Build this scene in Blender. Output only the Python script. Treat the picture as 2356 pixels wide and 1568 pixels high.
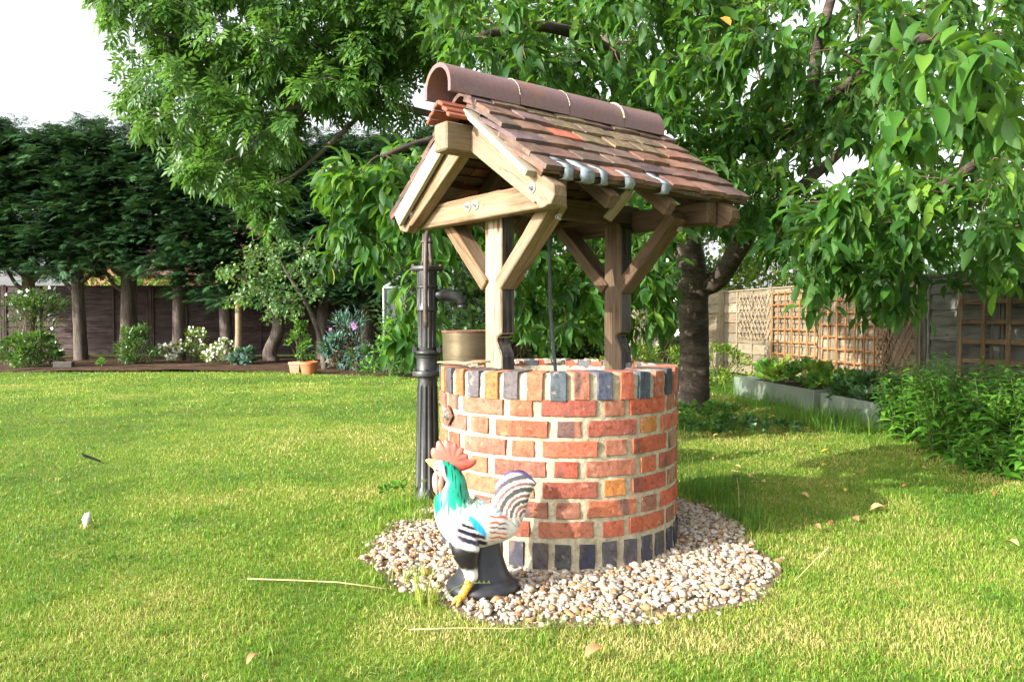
import bpy, bmesh, math, random
import numpy as np
from mathutils import Vector, Matrix, Euler, noise as mnoise

# ------------------------------------------------------------------ camera, sky, sun, exposure
scene = bpy.context.scene
for o in list(bpy.data.objects):
    bpy.data.objects.remove(o)
COL = scene.collection
FPX, CX, CY, HOR, CAMH = 1770.0, 1178.0, 784.0, 733.0, 0.95   # photo measured at 2356 px width
PITCH = math.atan((CY - HOR) / FPX)
cam_d = bpy.data.cameras.new('camera')
cam_d.sensor_width = 36.0
cam_d.lens = 36.0 * FPX / 2356.0
cam_d.clip_start = 0.05
cam_d.clip_end = 2000
cam = bpy.data.objects.new('camera', cam_d)
cam.location = (0, 0, CAMH)
cam.rotation_euler = (math.pi / 2 - PITCH, 0, 0)
COL.objects.link(cam)
scene.camera = cam

SUN_EL = math.radians(26)
SUN_DIR = Vector((-0.84 * math.cos(SUN_EL), -0.54 * math.cos(SUN_EL), math.sin(SUN_EL))).normalized()
world = bpy.data.worlds.new('World')
scene.world = world
world.use_nodes = True
wn = world.node_tree.nodes
sky = wn.new('ShaderNodeTexSky')
sky.sky_type = 'NISHITA'
sky.sun_disc = False
sky.sun_elevation = SUN_EL
sky.sun_rotation = math.atan2(SUN_DIR.x, SUN_DIR.y)
sky.air_density = 1.0
sky.dust_density = 4.0
sky.ozone_density = 1.0
wn['Background'].inputs['Strength'].default_value = 0.15
hsv = wn.new('ShaderNodeHueSaturation')          # thin even veil of high cloud
hsv.inputs['Saturation'].default_value = 0.18
hsv.inputs['Value'].default_value = 1.3
world.node_tree.links.new(sky.outputs['Color'], hsv.inputs['Color'])
world.node_tree.links.new(hsv.outputs['Color'], wn['Background'].inputs['Color'])
sun_d = bpy.data.lights.new('sun', 'SUN')
sun_d.energy = 4.2
sun_d.angle = math.radians(0.5)
sun_d.color = (1.0, 0.945, 0.86)
sun = bpy.data.objects.new('sun', sun_d)
sun.rotation_euler = SUN_DIR.to_track_quat('Z', 'Y').to_euler()
sun.location = SUN_DIR * 40
COL.objects.link(sun)
scene.view_settings.view_transform = 'Standard'
scene.view_settings.look = 'None'
scene.view_settings.gamma = 1.0
scene.view_settings.use_curve_mapping = False
scene.view_settings.exposure = 1.3
scene.render.engine = 'CYCLES'
cy = scene.cycles
cy.use_denoising = True
cy.max_bounces = 7
cy.diffuse_bounces = 3
cy.glossy_bounces = 3
cy.transmission_bounces = 5
cy.transparent_max_bounces = 10
cy.sample_clamp_indirect = 6.0

random.seed(7)
RNG = np.random.default_rng(7)
R = math.radians

# ------------------------------------------------------------------ photo pixel -> place
def ray(px, py):
    sx, sy = (px - CX) / FPX, (CY - py) / FPX
    return Vector((sx, math.cos(PITCH) + sy * math.sin(PITCH), -math.sin(PITCH) + sy * math.cos(PITCH)))
def at(px, py, Y):
    d = ray(px, py)
    return Vector((0, 0, CAMH)) + d * (Y / d.y)
def gnd(px, py, z=0.0):
    d = ray(px, py)
    return Vector((0, 0, CAMH)) + d * ((z - CAMH) / d.z)

# ------------------------------------------------------------------ scene tree helpers
WM = {}                       # world matrices, kept by hand
def put(o, parent=None, M=None):
    M = M or Matrix.Identity(4)
    COL.objects.link(o)
    if parent is not None:
        o.parent = parent
        o.matrix_basis = WM[parent.name].inverted() @ M
    else:
        o.matrix_basis = M
    WM[o.name] = M.copy()
    return o
def tag(o, label=None, cat=None, group=None, kind=None):
    if label: o['label'] = label
    if cat: o['category'] = cat
    if group: o['group'] = group
    if kind: o['kind'] = kind
    return o
def thing(name, label, cat, loc=(0, 0, 0), rz=0.0, group=None):
    o = bpy.data.objects.new(name, None)
    o.empty_display_size = 0.1
    put(o, None, Matrix.Translation(loc) @ Matrix.Rotation(rz, 4, 'Z'))
    return tag(o, label, cat, group)
def kids(o):
    return [c for c in list(bpy.data.objects) if c.parent == o]
CH = {}
def copy_tree(root, M, label=None, group=None):
    def rec(o, parent):
        c = o.copy()
        COL.objects.link(c)
        if parent is not None:
            c.parent = parent
        for k in o.children:
            rec(k, c)
        return c
    c = rec(root, None)
    c.matrix_basis = M
    WM[c.name] = M.copy()
    if label: c['label'] = label
    if group: c['group'] = group
    return c

def obj(name, me, mat, parent=None, M=None, color=None):
    o = bpy.data.objects.new(name, me)
    if mat is not None and len(me.materials) == 0:
        for m in (mat if isinstance(mat, (list, tuple)) else [mat]):
            me.materials.append(m)
    if color is not None:
        o.color = (*color[:3], 1)
    return put(o, parent, M)

class MB:
    def __init__(s):
        s.v, s.f, s.mi = [], [], []
    def add(s, vs, fs, mi=0):
        n = len(s.v)
        s.v += [tuple(p) for p in vs]
        s.f += [tuple(i + n for i in f) for f in fs]
        s.mi += [mi] * len(fs)
        return s
    def box(s, c, size, M=None, ch=0.0, mi=0):
        """box, chamfered along every edge when ch > 0"""
        hx, hy, hz = [d / 2 for d in size]
        vs, idx = [], {}
        c = Vector(c)
        if ch <= 0:
            vs = [Vector((x * hx, y * hy, z * hz)) for x in (-1, 1) for y in (-1, 1) for z in (-1, 1)]
            fs = [(0, 1, 3, 2), (4, 6, 7, 5), (0, 4, 5, 1), (2, 3, 7, 6), (0, 2, 6, 4), (1, 5, 7, 3)]
        else:
            h = (hx, hy, hz)
            for sx in (-1, 1):
                for sy in (-1, 1):
                    for sz in (-1, 1):
                        for ax in range(3):
                            p = [sx * (hx - ch), sy * (hy - ch), sz * (hz - ch)]
                            p[ax] = (sx, sy, sz)[ax] * h[ax]
                            idx[(sx, sy, sz, ax)] = len(vs)
                            vs.append(Vector(p))
            fs = []
            for ax in range(3):
                a, b = [(1, 2), (2, 0), (0, 1)][ax]
                for sg in (-1, 1):
                    loop = []
                    for (p, q) in ((-1, -1), (1, -1), (1, 1), (-1, 1)):
                        k = [0, 0, 0]; k[ax] = sg; k[a] = p; k[b] = q
                        loop.append(idx[(*k, ax)])
                    fs.append(tuple(loop if sg > 0 else loop[::-1]))
            for ax in range(3):                       # edges along axis ax
                a, b = [(1, 2), (2, 0), (0, 1)][ax]
                for p in (-1, 1):
                    for q in (-1, 1):
                        k0 = [0, 0, 0]; k0[ax] = -1; k0[a] = p; k0[b] = q
                        k1 = list(k0); k1[ax] = 1
                        fs.append((idx[(*k0, a)], idx[(*k1, a)], idx[(*k1, b)], idx[(*k0, b)]) if p * q > 0 else
                                  (idx[(*k0, b)], idx[(*k1, b)], idx[(*k1, a)], idx[(*k0, a)]))
            for sx in (-1, 1):
                for sy in (-1, 1):
                    for sz in (-1, 1):
                        l = [idx[(sx, sy, sz, k)] for k in range(3)]
                        fs.append(tuple(l if sx * sy * sz > 0 else l[::-1]))
        if M is not None:
            vs = [M @ p for p in vs]
        return s.add([p + c for p in vs], fs, mi)
    def tube(s, pts, rad, n=8, caps=True, mi=0, squash=None, ref=None):
        pts = [Vector(p) for p in pts]
        if not hasattr(rad, '__len__'):
            rad = [rad] * len(pts)
        vs, fs = [], []
        prev = None
        for i, p in enumerate(pts):
            t = (pts[min(i + 1, len(pts) - 1)] - pts[max(i - 1, 0)])
            if t.length < 1e-9: t = Vector((0, 0, 1))
            t.normalize()
            if prev is None:
                r = ref or (Vector((0, 0, 1)) if abs(t.z) < 0.9 else Vector((1, 0, 0)))
                a = (r - t * r.dot(t)).normalized()
            else:
                a = (prev - t * prev.dot(t))
                a = a.normalized() if a.length > 1e-6 else t.orthogonal().normalized()
            prev = a
            b = t.cross(a)
            ra = rad[i] if hasattr(rad[i], '__len__') else (rad[i], rad[i])
            for k in range(n):
                w = 2 * math.pi * k / n
                vs.append(p + a * (math.cos(w) * ra[0]) + b * (math.sin(w) * ra[1]))
        for i in range(len(pts) - 1):
            for k in range(n):
                k2 = (k + 1) % n
                fs.append((i * n + k, i * n + k2, (i + 1) * n + k2, (i + 1) * n + k))
        if caps:
            fs.append(tuple(range(n))[::-1])
            fs.append(tuple((len(pts) - 1) * n + k for k in range(n)))
        return s.add(vs, fs, mi)
    def lathe(s, prof, n=32, c=(0, 0, 0), flute=None, mi=0):
        """prof: (radius, z) list; flute(z) -> (count, depth)"""
        vs, fs = [], []
        for (r, z) in prof:
            for k in range(n):
                w = 2 * math.pi * k / n
                rr = r
                if flute:
                    q = flute(r, z)
                    if q:
                        rr = r - q[1] * (1 if (k % (n // q[0])) < (n // q[0]) // 2 else 0)
                vs.append((c[0] + rr * math.cos(w), c[1] + rr * math.sin(w), c[2] + z))
        for i in range(len(prof) - 1):
            for k in range(n):
                k2 = (k + 1) % n
                fs.append((i * n + k, i * n + k2, (i + 1) * n + k2, (i + 1) * n + k))
        fs.append(tuple(range(n))[::-1])
        fs.append(tuple((len(prof) - 1) * n + k for k in range(n)))
        return s.add(vs, fs, mi)
    def mesh(s, name, smooth=False):
        me = bpy.data.meshes.new(name)
        me.from_pydata([tuple(p) for p in s.v], [], s.f)
        me.polygons.foreach_set('material_index', s.mi)
        if smooth:
            if smooth is True:
                me.polygons.foreach_set('use_smooth', [True] * len(s.f))
            else:
                me.polygons.foreach_set('use_smooth', [True] * len(s.f))
                me.set_sharp_from_angle(angle=smooth)
        me.update()
        return me
    def build(s, name, mat, parent=None, M=None, smooth=False, color=None):
        return obj(name, s.mesh(name, smooth), mat, parent, M, color)

def frame(p0, p1, up=(0, 0, 1)):
    """matrix with X along p0->p1, Z near up, origin at the middle; and the length"""
    p0, p1, up = Vector(p0), Vector(p1), Vector(up)
    x = (p1 - p0)
    L = x.length
    x.normalize()
    z = up - x * up.dot(x)
    if z.length < 1e-5: z = x.orthogonal()
    z.normalize()
    y = z.cross(x)
    m = Matrix((x, y, z)).transposed().to_4x4()
    m.translation = (p0 + p1) / 2
    return m, L
def beam(name, p0, p1, w, h, mat, parent, up=(0, 0, 1), ch=0.004, color=None, rough=0.0, segs=1):
    """squared timber: local X is the grain; w across, h along up"""
    M, L = frame(p0, p1, up)
    mb = MB().box((0, 0, 0), (L, w, h), ch=min(ch, w * .3, h * .3))
    me = mb.mesh(name)
    if rough > 0:
        bm = bmesh.new(); bm.from_mesh(me)
        bmesh.ops.subdivide_edges(bm, edges=[e for e in bm.edges if e.calc_length() > L * .6], cuts=max(2, int(L / .07)), use_grid_fill=True)
        off = Vector((random.random() * 50, random.random() * 50, 0))
        for v in bm.verts:
            q = Vector((v.co.x * 9, v.co.y * 22, v.co.z * 22)) + off
            v.co += mnoise.noise_vector(q) * rough
        bm.to_mesh(me); bm.free()
    return obj(name, me, mat, parent, M, color)

# ------------------------------------------------------------------ many small faces at once (leaves, blades, pebbles)
def big_mesh(name, V, F, tint=None, smooth=False, col=None):
    """V (n,3) array, F (m,k) array of equal sized faces or list of such arrays; tint per vertex"""
    me = bpy.data.meshes.new(name)
    Fs = F if isinstance(F, list) else [F]
    nl = sum(f.size for f in Fs); npoly = sum(len(f) for f in Fs)
    me.vertices.add(len(V)); me.loops.add(nl); me.polygons.add(npoly)
    me.vertices.foreach_set('co', np.ascontiguousarray(V, dtype=np.float32).ravel())
    me.loops.foreach_set('vertex_index', np.concatenate([f.ravel() for f in Fs]).astype(np.int32))
    tot = np.concatenate([np.full(len(f), f.shape[1]) for f in Fs]).astype(np.int32)
    st = np.concatenate([[0], np.cumsum(tot)[:-1]]).astype(np.int32)
    me.polygons.foreach_set('loop_start', st)
    if smooth:
        me.polygons.foreach_set('use_smooth', np.ones(npoly, dtype=bool))
    if tint is not None:
        a = me.attributes.new('tint', 'FLOAT', 'POINT')
        a.data.foreach_set('value', np.asarray(tint, dtype=np.float32))
    if col is not None:
        a = me.color_attributes.new('paint', 'FLOAT_COLOR', 'POINT')
        c4 = np.ones((len(V), 4), dtype=np.float32); c4[:, :3] = col
        a.data.foreach_set('color', c4.ravel())
    me.update(calc_edges=True)
    me.validate()
    return me
def scatter(T, TF, B, P, S, tint=None):
    """template T (k,3), faces list of arrays; bases B (n,3,3) rows = local axes in world, P (n,3), S (n,) or (n,3)"""
    n, k = len(P), len(T)
    S = np.asarray(S)
    if S.ndim == 1: S = S[:, None].repeat(3, 1)
    loc = T[None] * S[:, None, :]
    V = np.einsum('nki,nij->nkj', loc, B) + P[:, None, :]
    Fs = [(f[None] + (np.arange(n) * k)[:, None, None]).reshape(-1, f.shape[1]) for f in TF]
    t = None if tint is None else np.repeat(tint, k)
    return V.reshape(-1, 3), Fs, t
def unit(a):
    return a / np.maximum(np.linalg.norm(a, axis=-1, keepdims=True), 1e-9)
def bases(d, up):
    """rows x=d, y, z with z near up"""
    d = unit(d)
    y = unit(np.cross(up, d))
    z = np.cross(d, y)
    return np.stack([d, y, z], axis=1)
def hash2(ix, iy, s):
    h = np.sin(ix * 127.1 + iy * 311.7 + s * 74.7) * 43758.5453
    return h - np.floor(h)
def vnoise(x, y, s=0):
    ix, iy = np.floor(x), np.floor(y)
    fx, fy = x - ix, y - iy
    fx, fy = fx * fx * (3 - 2 * fx), fy * fy * (3 - 2 * fy)
    a = hash2(ix, iy, s) * (1 - fx) + hash2(ix + 1, iy, s) * fx
    b = hash2(ix, iy + 1, s) * (1 - fx) + hash2(ix + 1, iy + 1, s) * fx
    return a * (1 - fy) + b * fy
def fbm(x, y, s=0):
    return .5 * vnoise(x, y, s) + .3 * vnoise(x * 2.1, y * 2.1, s + 1) + .2 * vnoise(x * 4.3, y * 4.3, s + 2)

# ------------------------------------------------------------------ materials
class NT:
    def __init__(s, name):
        s.m = bpy.data.materials.new(name)
        s.m.use_nodes = True
        s.t = s.m.node_tree
        s.b = s.t.nodes['Principled BSDF']
        s.out = s.t.nodes['Material Output']
    def n(s, typ, **kw):
        o = s.t.nodes.new('ShaderNode' + typ)
        for k, v in kw.items():
            if k.startswith('i_'):
                key = k[2:]
                o.inputs[int(key) if key.isdigit() else key].default_value = v
            else:
                setattr(o, k, v)
        return o
    def l(s, a, b):
        s.t.links.new(a, b)
    def coords(s, scale=(1, 1, 1), rnd=True):
        tc = s.n('TexCoord')
        mp = s.n('Mapping')
        mp.inputs['Scale'].default_value = scale
        if rnd:
            oi = s.n('ObjectInfo')
            mu = s.n('VectorMath', operation='SCALE')
            mu.inputs[0].default_value = (13.1, 7.7, 5.3)
            s.l(oi.outputs['Random'], mu.inputs['Scale'])
            ad = s.n('VectorMath', operation='ADD')
            s.l(tc.outputs['Object'], ad.inputs[0]); s.l(mu.outputs[0], ad.inputs[1])
            s.l(ad.outputs[0], mp.inputs['Vector'])
        else:
            s.l(tc.outputs['Object'], mp.inputs['Vector'])
        return mp.outputs['Vector']
    def noise(s, vec, scale, detail=5, rough=.6):
        o = s.n('TexNoise')
        o.inputs['Scale'].default_value = scale
        o.inputs['Detail'].default_value = detail
        o.inputs['Roughness'].default_value = rough
        s.l(vec, o.inputs['Vector'])
        return o.outputs['Fac']
    def ramp(s, fac, stops, interp='LINEAR'):
        o = s.n('ValToRGB')
        cr = o.color_ramp
        cr.interpolation = interp
        while len(cr.elements) < len(stops): cr.elements.new(0.5)
        for e, (p, c) in zip(cr.elements, stops):
            e.position = p
            e.color = (*c[:3], 1) if hasattr(c, '__len__') else (c, c, c, 1)
        s.l(fac, o.inputs['Fac'])
        return o.outputs['Color']
    def mix(s, fac, a, b, mode='MIX'):
        o = s.n('Mix', data_type='RGBA', blend_type=mode)
        if hasattr(fac, 'is_linked') or hasattr(fac, 'node'): s.l(fac, o.inputs[0])
        else: o.inputs[0].default_value = fac
        for sock, v in ((o.inputs[6], a), (o.inputs[7], b)):
            if hasattr(v, 'node'): s.l(v, sock)
            else: sock.default_value = (*v[:3], 1)
        return o.outputs[2]
    def bump(s, h, strength=.3, dist=.01, normal=None):
        o = s.n('Bump')
        o.inputs['Strength'].default_value = strength
        o.inputs['Distance'].default_value = dist
        s.l(h, o.inputs['Height'])
        if normal is not None: s.l(normal, o.inputs['Normal'])
        return o.outputs['Normal']
    def done(s, color=None, rough=.7, normal=None, metal=0, spec=.4):
        if color is not None:
            if hasattr(color, 'node'): s.l(color, s.b.inputs['Base Color'])
            else: s.b.inputs['Base Color'].default_value = (*color[:3], 1)
        if hasattr(rough, 'node'): s.l(rough, s.b.inputs['Roughness'])
        else: s.b.inputs['Roughness'].default_value = rough
        s.b.inputs['Metallic'].default_value = metal
        s.b.inputs['Specular IOR Level'].default_value = spec
        if normal is not None: s.l(normal, s.b.inputs['Normal'])
        return s.m

def mottled(name, cols, scale=6, rough=.75, bump=.25, bdist=.004, fine=60, spec=.3, stretch=(1, 1, 1), use_objcol=False, dark=.25, metal=0):
    """base tone from a broad noise, fine speckle, bump"""
    t = NT(name)
    v = t.coords(stretch)
    a = t.noise(v, scale, 4)
    n = len(cols)
    c = t.ramp(a, [(.3 + .4 * i / max(1, n - 1), cols[i]) for i in range(n)])
    if use_objcol:
        oi = t.n('ObjectInfo')
        c = t.mix(1.0, oi.outputs['Color'], c, 'MULTIPLY')
    f = t.noise(v, fine, 6, .65)
    sp = t.ramp(f, [(.35, (1 - dark,) * 3), (.6, (1.0,) * 3)])
    c = t.mix(1.0, c, sp, 'MULTIPLY')
    return t.done(c, rough, t.bump(f, bump, bdist), metal, spec)

def wood(name, light, mid, darkc, rough=.8, grey=None, bump=.5):
    t = NT(name)
    v = t.coords((1, 1, 1))
    mp = t.n('Mapping'); mp.inputs['Scale'].default_value = (1.6, 34, 34); t.l(v, mp.inputs['Vector'])
    g = t.noise(mp.outputs[0], 2.2, 6, .65)
    mp2 = t.n('Mapping'); mp2.inputs['Scale'].default_value = (2.0, 5, 5); t.l(v, mp2.inputs['Vector'])
    b = t.noise(mp2.outputs[0], 1.6, 3, .5)
    c = t.ramp(g, [(.34, darkc), (.47, mid), (.62, light)])
    c = t.mix(t.ramp(t.noise(v, 7, 4, .6), [(.52, 0.0), (.72, .55)]), c, t.mix(1.0, c, (.45, .40, .36), 'MULTIPLY'))
    if grey is not None:
        c = t.mix(t.ramp(b, [(.42, 0.0), (.62, .75)]), c, grey)
    # drying cracks along the grain
    mp3 = t.n('Mapping'); mp3.inputs['Scale'].default_value = (1.1, 26, 26); t.l(v, mp3.inputs['Vector'])
    w = t.noise(mp3.outputs[0], 1.7, 2, .5)
    cr = t.ramp(w, [(.487, 1.0), (.5, .35), (.513, 1.0)])
    c = t.mix(t.ramp(b, [(.45, 0.0), (.6, .8)]), c, t.mix(1.0, c, cr, 'MULTIPLY'))
    oi = t.n('ObjectInfo')
    c = t.mix(1.0, c, t.ramp(oi.outputs['Random'], [(0.0, (.68, .66, .66)), (1.0, (1.12, 1.12, 1.12))]), 'MULTIPLY')
    # knots
    vo = t.n('TexVoronoi'); vo.inputs['Scale'].default_value = 1.0
    mp4 = t.n('Mapping'); mp4.inputs['Scale'].default_value = (3.2, 8.5, 8.5); t.l(v, mp4.inputs['Vector'])
    t.l(mp4.outputs[0], vo.inputs['Vector'])
    kn = t.ramp(vo.outputs['Distance'], [(.06, 1.0), (.13, 0.0)])
    c = t.mix(kn, c, (darkc[0] * .8, darkc[1] * .6, darkc[2] * .5))
    return t.done(c, rough, t.bump(g, bump, .003), 0, .2)

def leafmat(name, stops, under=None, rough=.42, trans=.35, spec=.45, tcol=(.35, .6, .06), vein=False):
    t = NT(name)
    at_ = t.n('Attribute'); at_.attribute_name = 'tint'
    c = t.ramp(at_.outputs['Fac'], stops)
    geo = t.n('NewGeometry')
    if under is not None:
        c = t.mix(geo.outputs['Backfacing'], c, t.mix(.6, c, under))
    t.done(c, rough, None, 0, spec)
    tr = t.n('BsdfTranslucent')
    t.l(t.mix(1.0, t.mix(.5, c, (1, 1, 1), 'MIX'), tcol, 'MULTIPLY'), tr.inputs['Color'])
    mx = t.n('MixShader'); mx.inputs[0].default_value = trans
    t.l(t.b.outputs[0], mx.inputs[1]); t.l(tr.outputs[0], mx.inputs[2])
    t.l(mx.outputs[0], t.out.inputs['Surface'])
    return t.m
# ------------------------------------------------------------------ colours of the well
M_BRICK = None
def make_brick_mat():
    t = NT('brick_face')
    v = t.coords((1, 1, 1))
    oi = t.n('ObjectInfo')
    f = t.noise(v, 55, 6, .75)
    m = t.noise(v, 17, 5, .7)
    base = t.mix(1.0, oi.outputs['Color'], (1.02, .98, .95), 'MULTIPLY')
    c = t.mix(t.ramp(m, [(.44, .0), (.66, .75)]), base, t.mix(1.0, base, (.62, .52, .48), 'MULTIPLY'))
    c = t.mix(t.ramp(t.noise(v, 31, 3, .6), [(.60, 0.0), (.70, .45)]), c, (.42, .30, .20))
    # burnt dark patches across single bricks
    mp = t.n('Mapping'); mp.inputs['Scale'].default_value = (7, 2, 2); t.l(v, mp.inputs['Vector'])
    p = t.noise(mp.outputs[0], 1.3, 2, .5)
    c = t.mix(t.ramp(p, [(.63, 0.0), (.69, .80)]), c, (.085, .062, .058))
    c = t.mix(t.ramp(p, [(.30, .5), (.38, 0.0)]), c, t.mix(.5, base, (.42, .26, .12)))
    c = t.mix(t.ramp(f, [(.36, .75), (.48, 0.0)]), c, t.mix(1.0, c, (.40, .35, .35), 'MULTIPLY'))
    # pinholes
    vo = t.n('TexVoronoi'); vo.inputs['Scale'].default_value = 120; t.l(v, vo.inputs['Vector'])
    ph = t.ramp(vo.outputs['Distance'], [(.10, .8), (.22, 0.0)])
    c = t.mix(ph, c, t.mix(1.0, c, (.3, .25, .25), 'MULTIPLY'))
    h = t.mix(.5, f, m)
    return t.done(c, .82, t.bump(h, .8, .010), 0, .25)
M_BRICK = make_brick_mat()
M_MORTAR = mottled('lime_mortar', [(.32, .275, .185), (.43, .375, .265), (.49, .435, .32)], 11, .92, .9, .010, 45, .15, dark=.32)
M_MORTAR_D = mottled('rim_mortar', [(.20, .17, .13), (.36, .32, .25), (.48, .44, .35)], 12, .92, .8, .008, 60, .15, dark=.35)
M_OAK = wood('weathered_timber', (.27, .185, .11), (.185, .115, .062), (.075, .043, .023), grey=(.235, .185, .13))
M_OAKD = wood('brown_shaded_timber', (.135, .085, .05), (.09, .054, .03), (.04, .023, .013), grey=(.115, .08, .052))  # darker copy of the weathered timber, shade under the roof put into its tone
M_POSTB = wood('shaded_post_timber', (.165, .115, .072), (.105, .068, .040), (.042, .026, .015), grey=(.145, .108, .072))  # far post: post timber darkened, roof shade mixed into the colour
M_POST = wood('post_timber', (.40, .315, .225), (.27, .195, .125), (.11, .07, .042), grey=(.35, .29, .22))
M_POSTD = wood('dark_timber', (.085, .075, .070), (.035, .030, .028), (.012, .010, .010), grey=(.11, .10, .095), bump=.9)  # darker timber for the notched side of both posts
M_CREAM = mottled('cream_board', [(.29, .255, .185), (.38, .34, .25)], 5, .7, .15, .002, 90, .25, dark=.12)
def make_tile_mat():
    t = NT('clay_tile')
    v = t.coords((1, 1, 1))
    oi = t.n('ObjectInfo')
    base = oi.outputs['Color']
    f = t.noise(v, 70, 6, .7)
    m = t.noise(v, 9, 4, .6)
    c = t.mix(t.ramp(m, [(.40, 0.0), (.60, .85)]), base, t.mix(1.0, base, (.52, .48, .52), 'MULTIPLY'))
    c = t.mix(t.ramp(f, [(.30, .6), (.48, 0.0)]), c, t.mix(1.0, c, (.5, .48, .45), 'MULTIPLY'))
    l = t.noise(v, 22, 5, .7)
    c = t.mix(t.ramp(l, [(.58, 0.0), (.68, .6)]), c, (.24, .20, .13))
    return t.done(c, .78, t.bump(f, .45, .004), 0, .25)
M_TILE = make_tile_mat()
M_LICHEN = mottled('lichen_tile', [(.12, .088, .062), (.175, .13, .085), (.23, .175, .085)], 14, .9, .8, .006, 55, .15, dark=.4)
M_RIDGE = mottled('ridge_clay', [(.16, .085, .07), (.19, .105, .095), (.18, .105, .11), (.23, .115, .08)], 5, .42, .2, .002, 80, .4, dark=.2)
M_LEAD = mottled('lead_strip', [(.15, .18, .205), (.22, .255, .285), (.30, .33, .35)], 26, .6, .5, .004, 50, .4, dark=.35, metal=.0)
M_ZINC = mottled('zinc_bolt', [(.42, .42, .40), (.58, .57, .54)], 30, .38, .2, .001, 90, .5, metal=.8)
M_RUST = mottled('rusty_iron', [(.10, .055, .035), (.17, .085, .05), (.22, .12, .08)], 18, .85, .5, .003, 70, .25, dark=.4)
M_CABLE = mottled('cable_rubber', [(.05, .06, .065), (.09, .10, .105)], 8, .6, .1, .001, 90, .3)

WC = Vector((0.20, 3.34, 0))
WU = Vector((0.793, 0.609, 0)).normalized()
WV = Vector((WU.y, -WU.x, 0))
WR, WRI, RIM = 0.51, 0.36, 0.753
def wp(t, v, z):
    return WC + WU * t + WV * v + Vector((0, 0, z))

well = thing('wishing_well', 'round brick wishing well with tiled roof on timber posts, standing in gravel', 'wishing well', WC)

# ---- masonry: the mortar drum is the part, every brick a piece of it
def ring_mesh(n=144, amp=.003):
    prof = [(WR + .004, -.03), (WR + .004, .012), (WR - .004, .03)]
    zz = np.linspace(.05, RIM - .03, 44)
    prof += [(WR - .0055, float(z)) for z in zz]
    prof += [(WR - .010, RIM - .012), (WR - .03, RIM - .006), (WR - .08, RIM - .006), (WRI + .02, RIM - .012), (WRI, RIM - .03), (WRI - .003, RIM - .1), (WRI, .2), (WRI, -.03)]
    mb = MB()
    vs, fs = [], []
    for i, (r, z) in enumerate(prof):
        for k in range(n):
            w = 2 * math.pi * k / n
            d = mnoise.noise(Vector((math.cos(w) * 14, math.sin(w) * 14, z * 26))) * amp + mnoise.noise(Vector((math.cos(w) * 40, math.sin(w) * 40, z * 80))) * amp * .6
            vs.append((WC.x + (r + d) * math.cos(w), WC.y + (r + d) * math.sin(w), z + (d * 1.2 if r < WR - .012 and z > RIM - .05 else 0)))
    for i in range(len(prof) - 1):
        for k in range(n):
            k2 = (k + 1) % n
            fs.append((i * n + k, i * n + k2, (i + 1) * n + k2, (i + 1) * n + k))
    mb.add(vs, fs)
    return mb.mesh('masonry', True)
masonry = obj('masonry', ring_mesh(), M_MORTAR, well)
tag(masonry, 'drum of pale mortar that the bricks are bedded in')

def brick_variant(L, H, D, seed, chip=.0036):
    """brick bent gently to the drum; local X tangent, -Y outwards face at 0, Z up; uneven arrises"""
    rnd = random.Random(seed)
    bm = bmesh.new()
    bmesh.ops.create_cube(bm, size=1)
    for v in bm.verts:
        v.co = Vector((v.co.x * L, v.co.y * D, v.co.z * H))
    lo = [e for e in bm.edges if abs(e.verts[0].co.x - e.verts[1].co.x) > L * .5]
    bmesh.ops.subdivide_edges(bm, edges=lo, cuts=9 if L > .15 else 4, use_grid_fill=True)
    he = [e for e in bm.edges if abs(e.verts[0].co.z - e.verts[1].co.z) > H * .5]
    bmesh.ops.subdivide_edges(bm, edges=he, cuts=2 if L > .08 else 4, use_grid_fill=True)
    fe = [e for e in bm.edges if e.is_boundary is False and abs(e.calc_face_angle(0)) > 1.0 and (e.verts[0].co.y < 0 and e.verts[1].co.y < 0)]
    bmesh.ops.bevel(bm, geom=fe, offset=.0018, segments=1, affect='EDGES')
    o = Vector((rnd.random() * 90, rnd.random() * 90, rnd.random() * 90))
    for v in bm.verts:
        if v.co.y < D * .3:
            n1 = mnoise.noise_vector(v.co * 36 + o)
            v.co += Vector((n1.x * chip, n1.y * chip * .8, n1.z * chip))
            v.co.y += (v.co.x ** 2) / (2 * WR) * .75
        v.co.y += D / 2
    me = bpy.data.meshes.new('brick')
    bm.to_mesh(me); bm.free()
    me.materials.append(M_BRICK)
    return me
STR = [brick_variant(.2035, .0595, .09, 10 + i) for i in range(7)]
HDR = [brick_variant(.0875, .0595, .09, 30 + i) for i in range(6)]
ROW = [brick_variant(.059, .103, .152, 50 + i, .003) for i in range(6)]
# rowlock bricks have their open top showing too
REDS = [(.40, .10, .055), (.42, .125, .07), (.34, .085, .05), (.34, .135, .085), (.37, .15, .09), (.29, .09, .06), (.42, .14, .075), (.27, .125, .085)]
BLUES = [(.095, .115, .15), (.075, .085, .125), (.14, .15, .17), (.06, .075, .10), (.105, .115, .14)]
ORANG = [(.50, .22, .07), (.44, .16, .085), (.38, .13, .085), (.42, .11, .07), (.48, .20, .10)]
def set_brick(me, a, z, r, color, tilt=0):
    # a: angle measured from the side facing the camera, to the right positive
    d = Vector((math.sin(a), -math.cos(a), 0))
    x = Vector((math.cos(a), math.sin(a), 0))
    M = Matrix((x, -d, Vector((0, 0, 1)))).transposed().to_4x4()
    M.translation = WC + d * r + Vector((0, 0, z))
    M = M @ Matrix.Rotation(tilt, 4, 'Y')
    o = obj('brick', me, None, masonry, M, color)
    return o
rb = random.Random(3)
def jit(c, k=.12):
    s = 1 + rb.uniform(-k, k)
    return tuple(max(.01, x * s * (1 + rb.uniform(-.05, .05))) for x in c)
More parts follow.
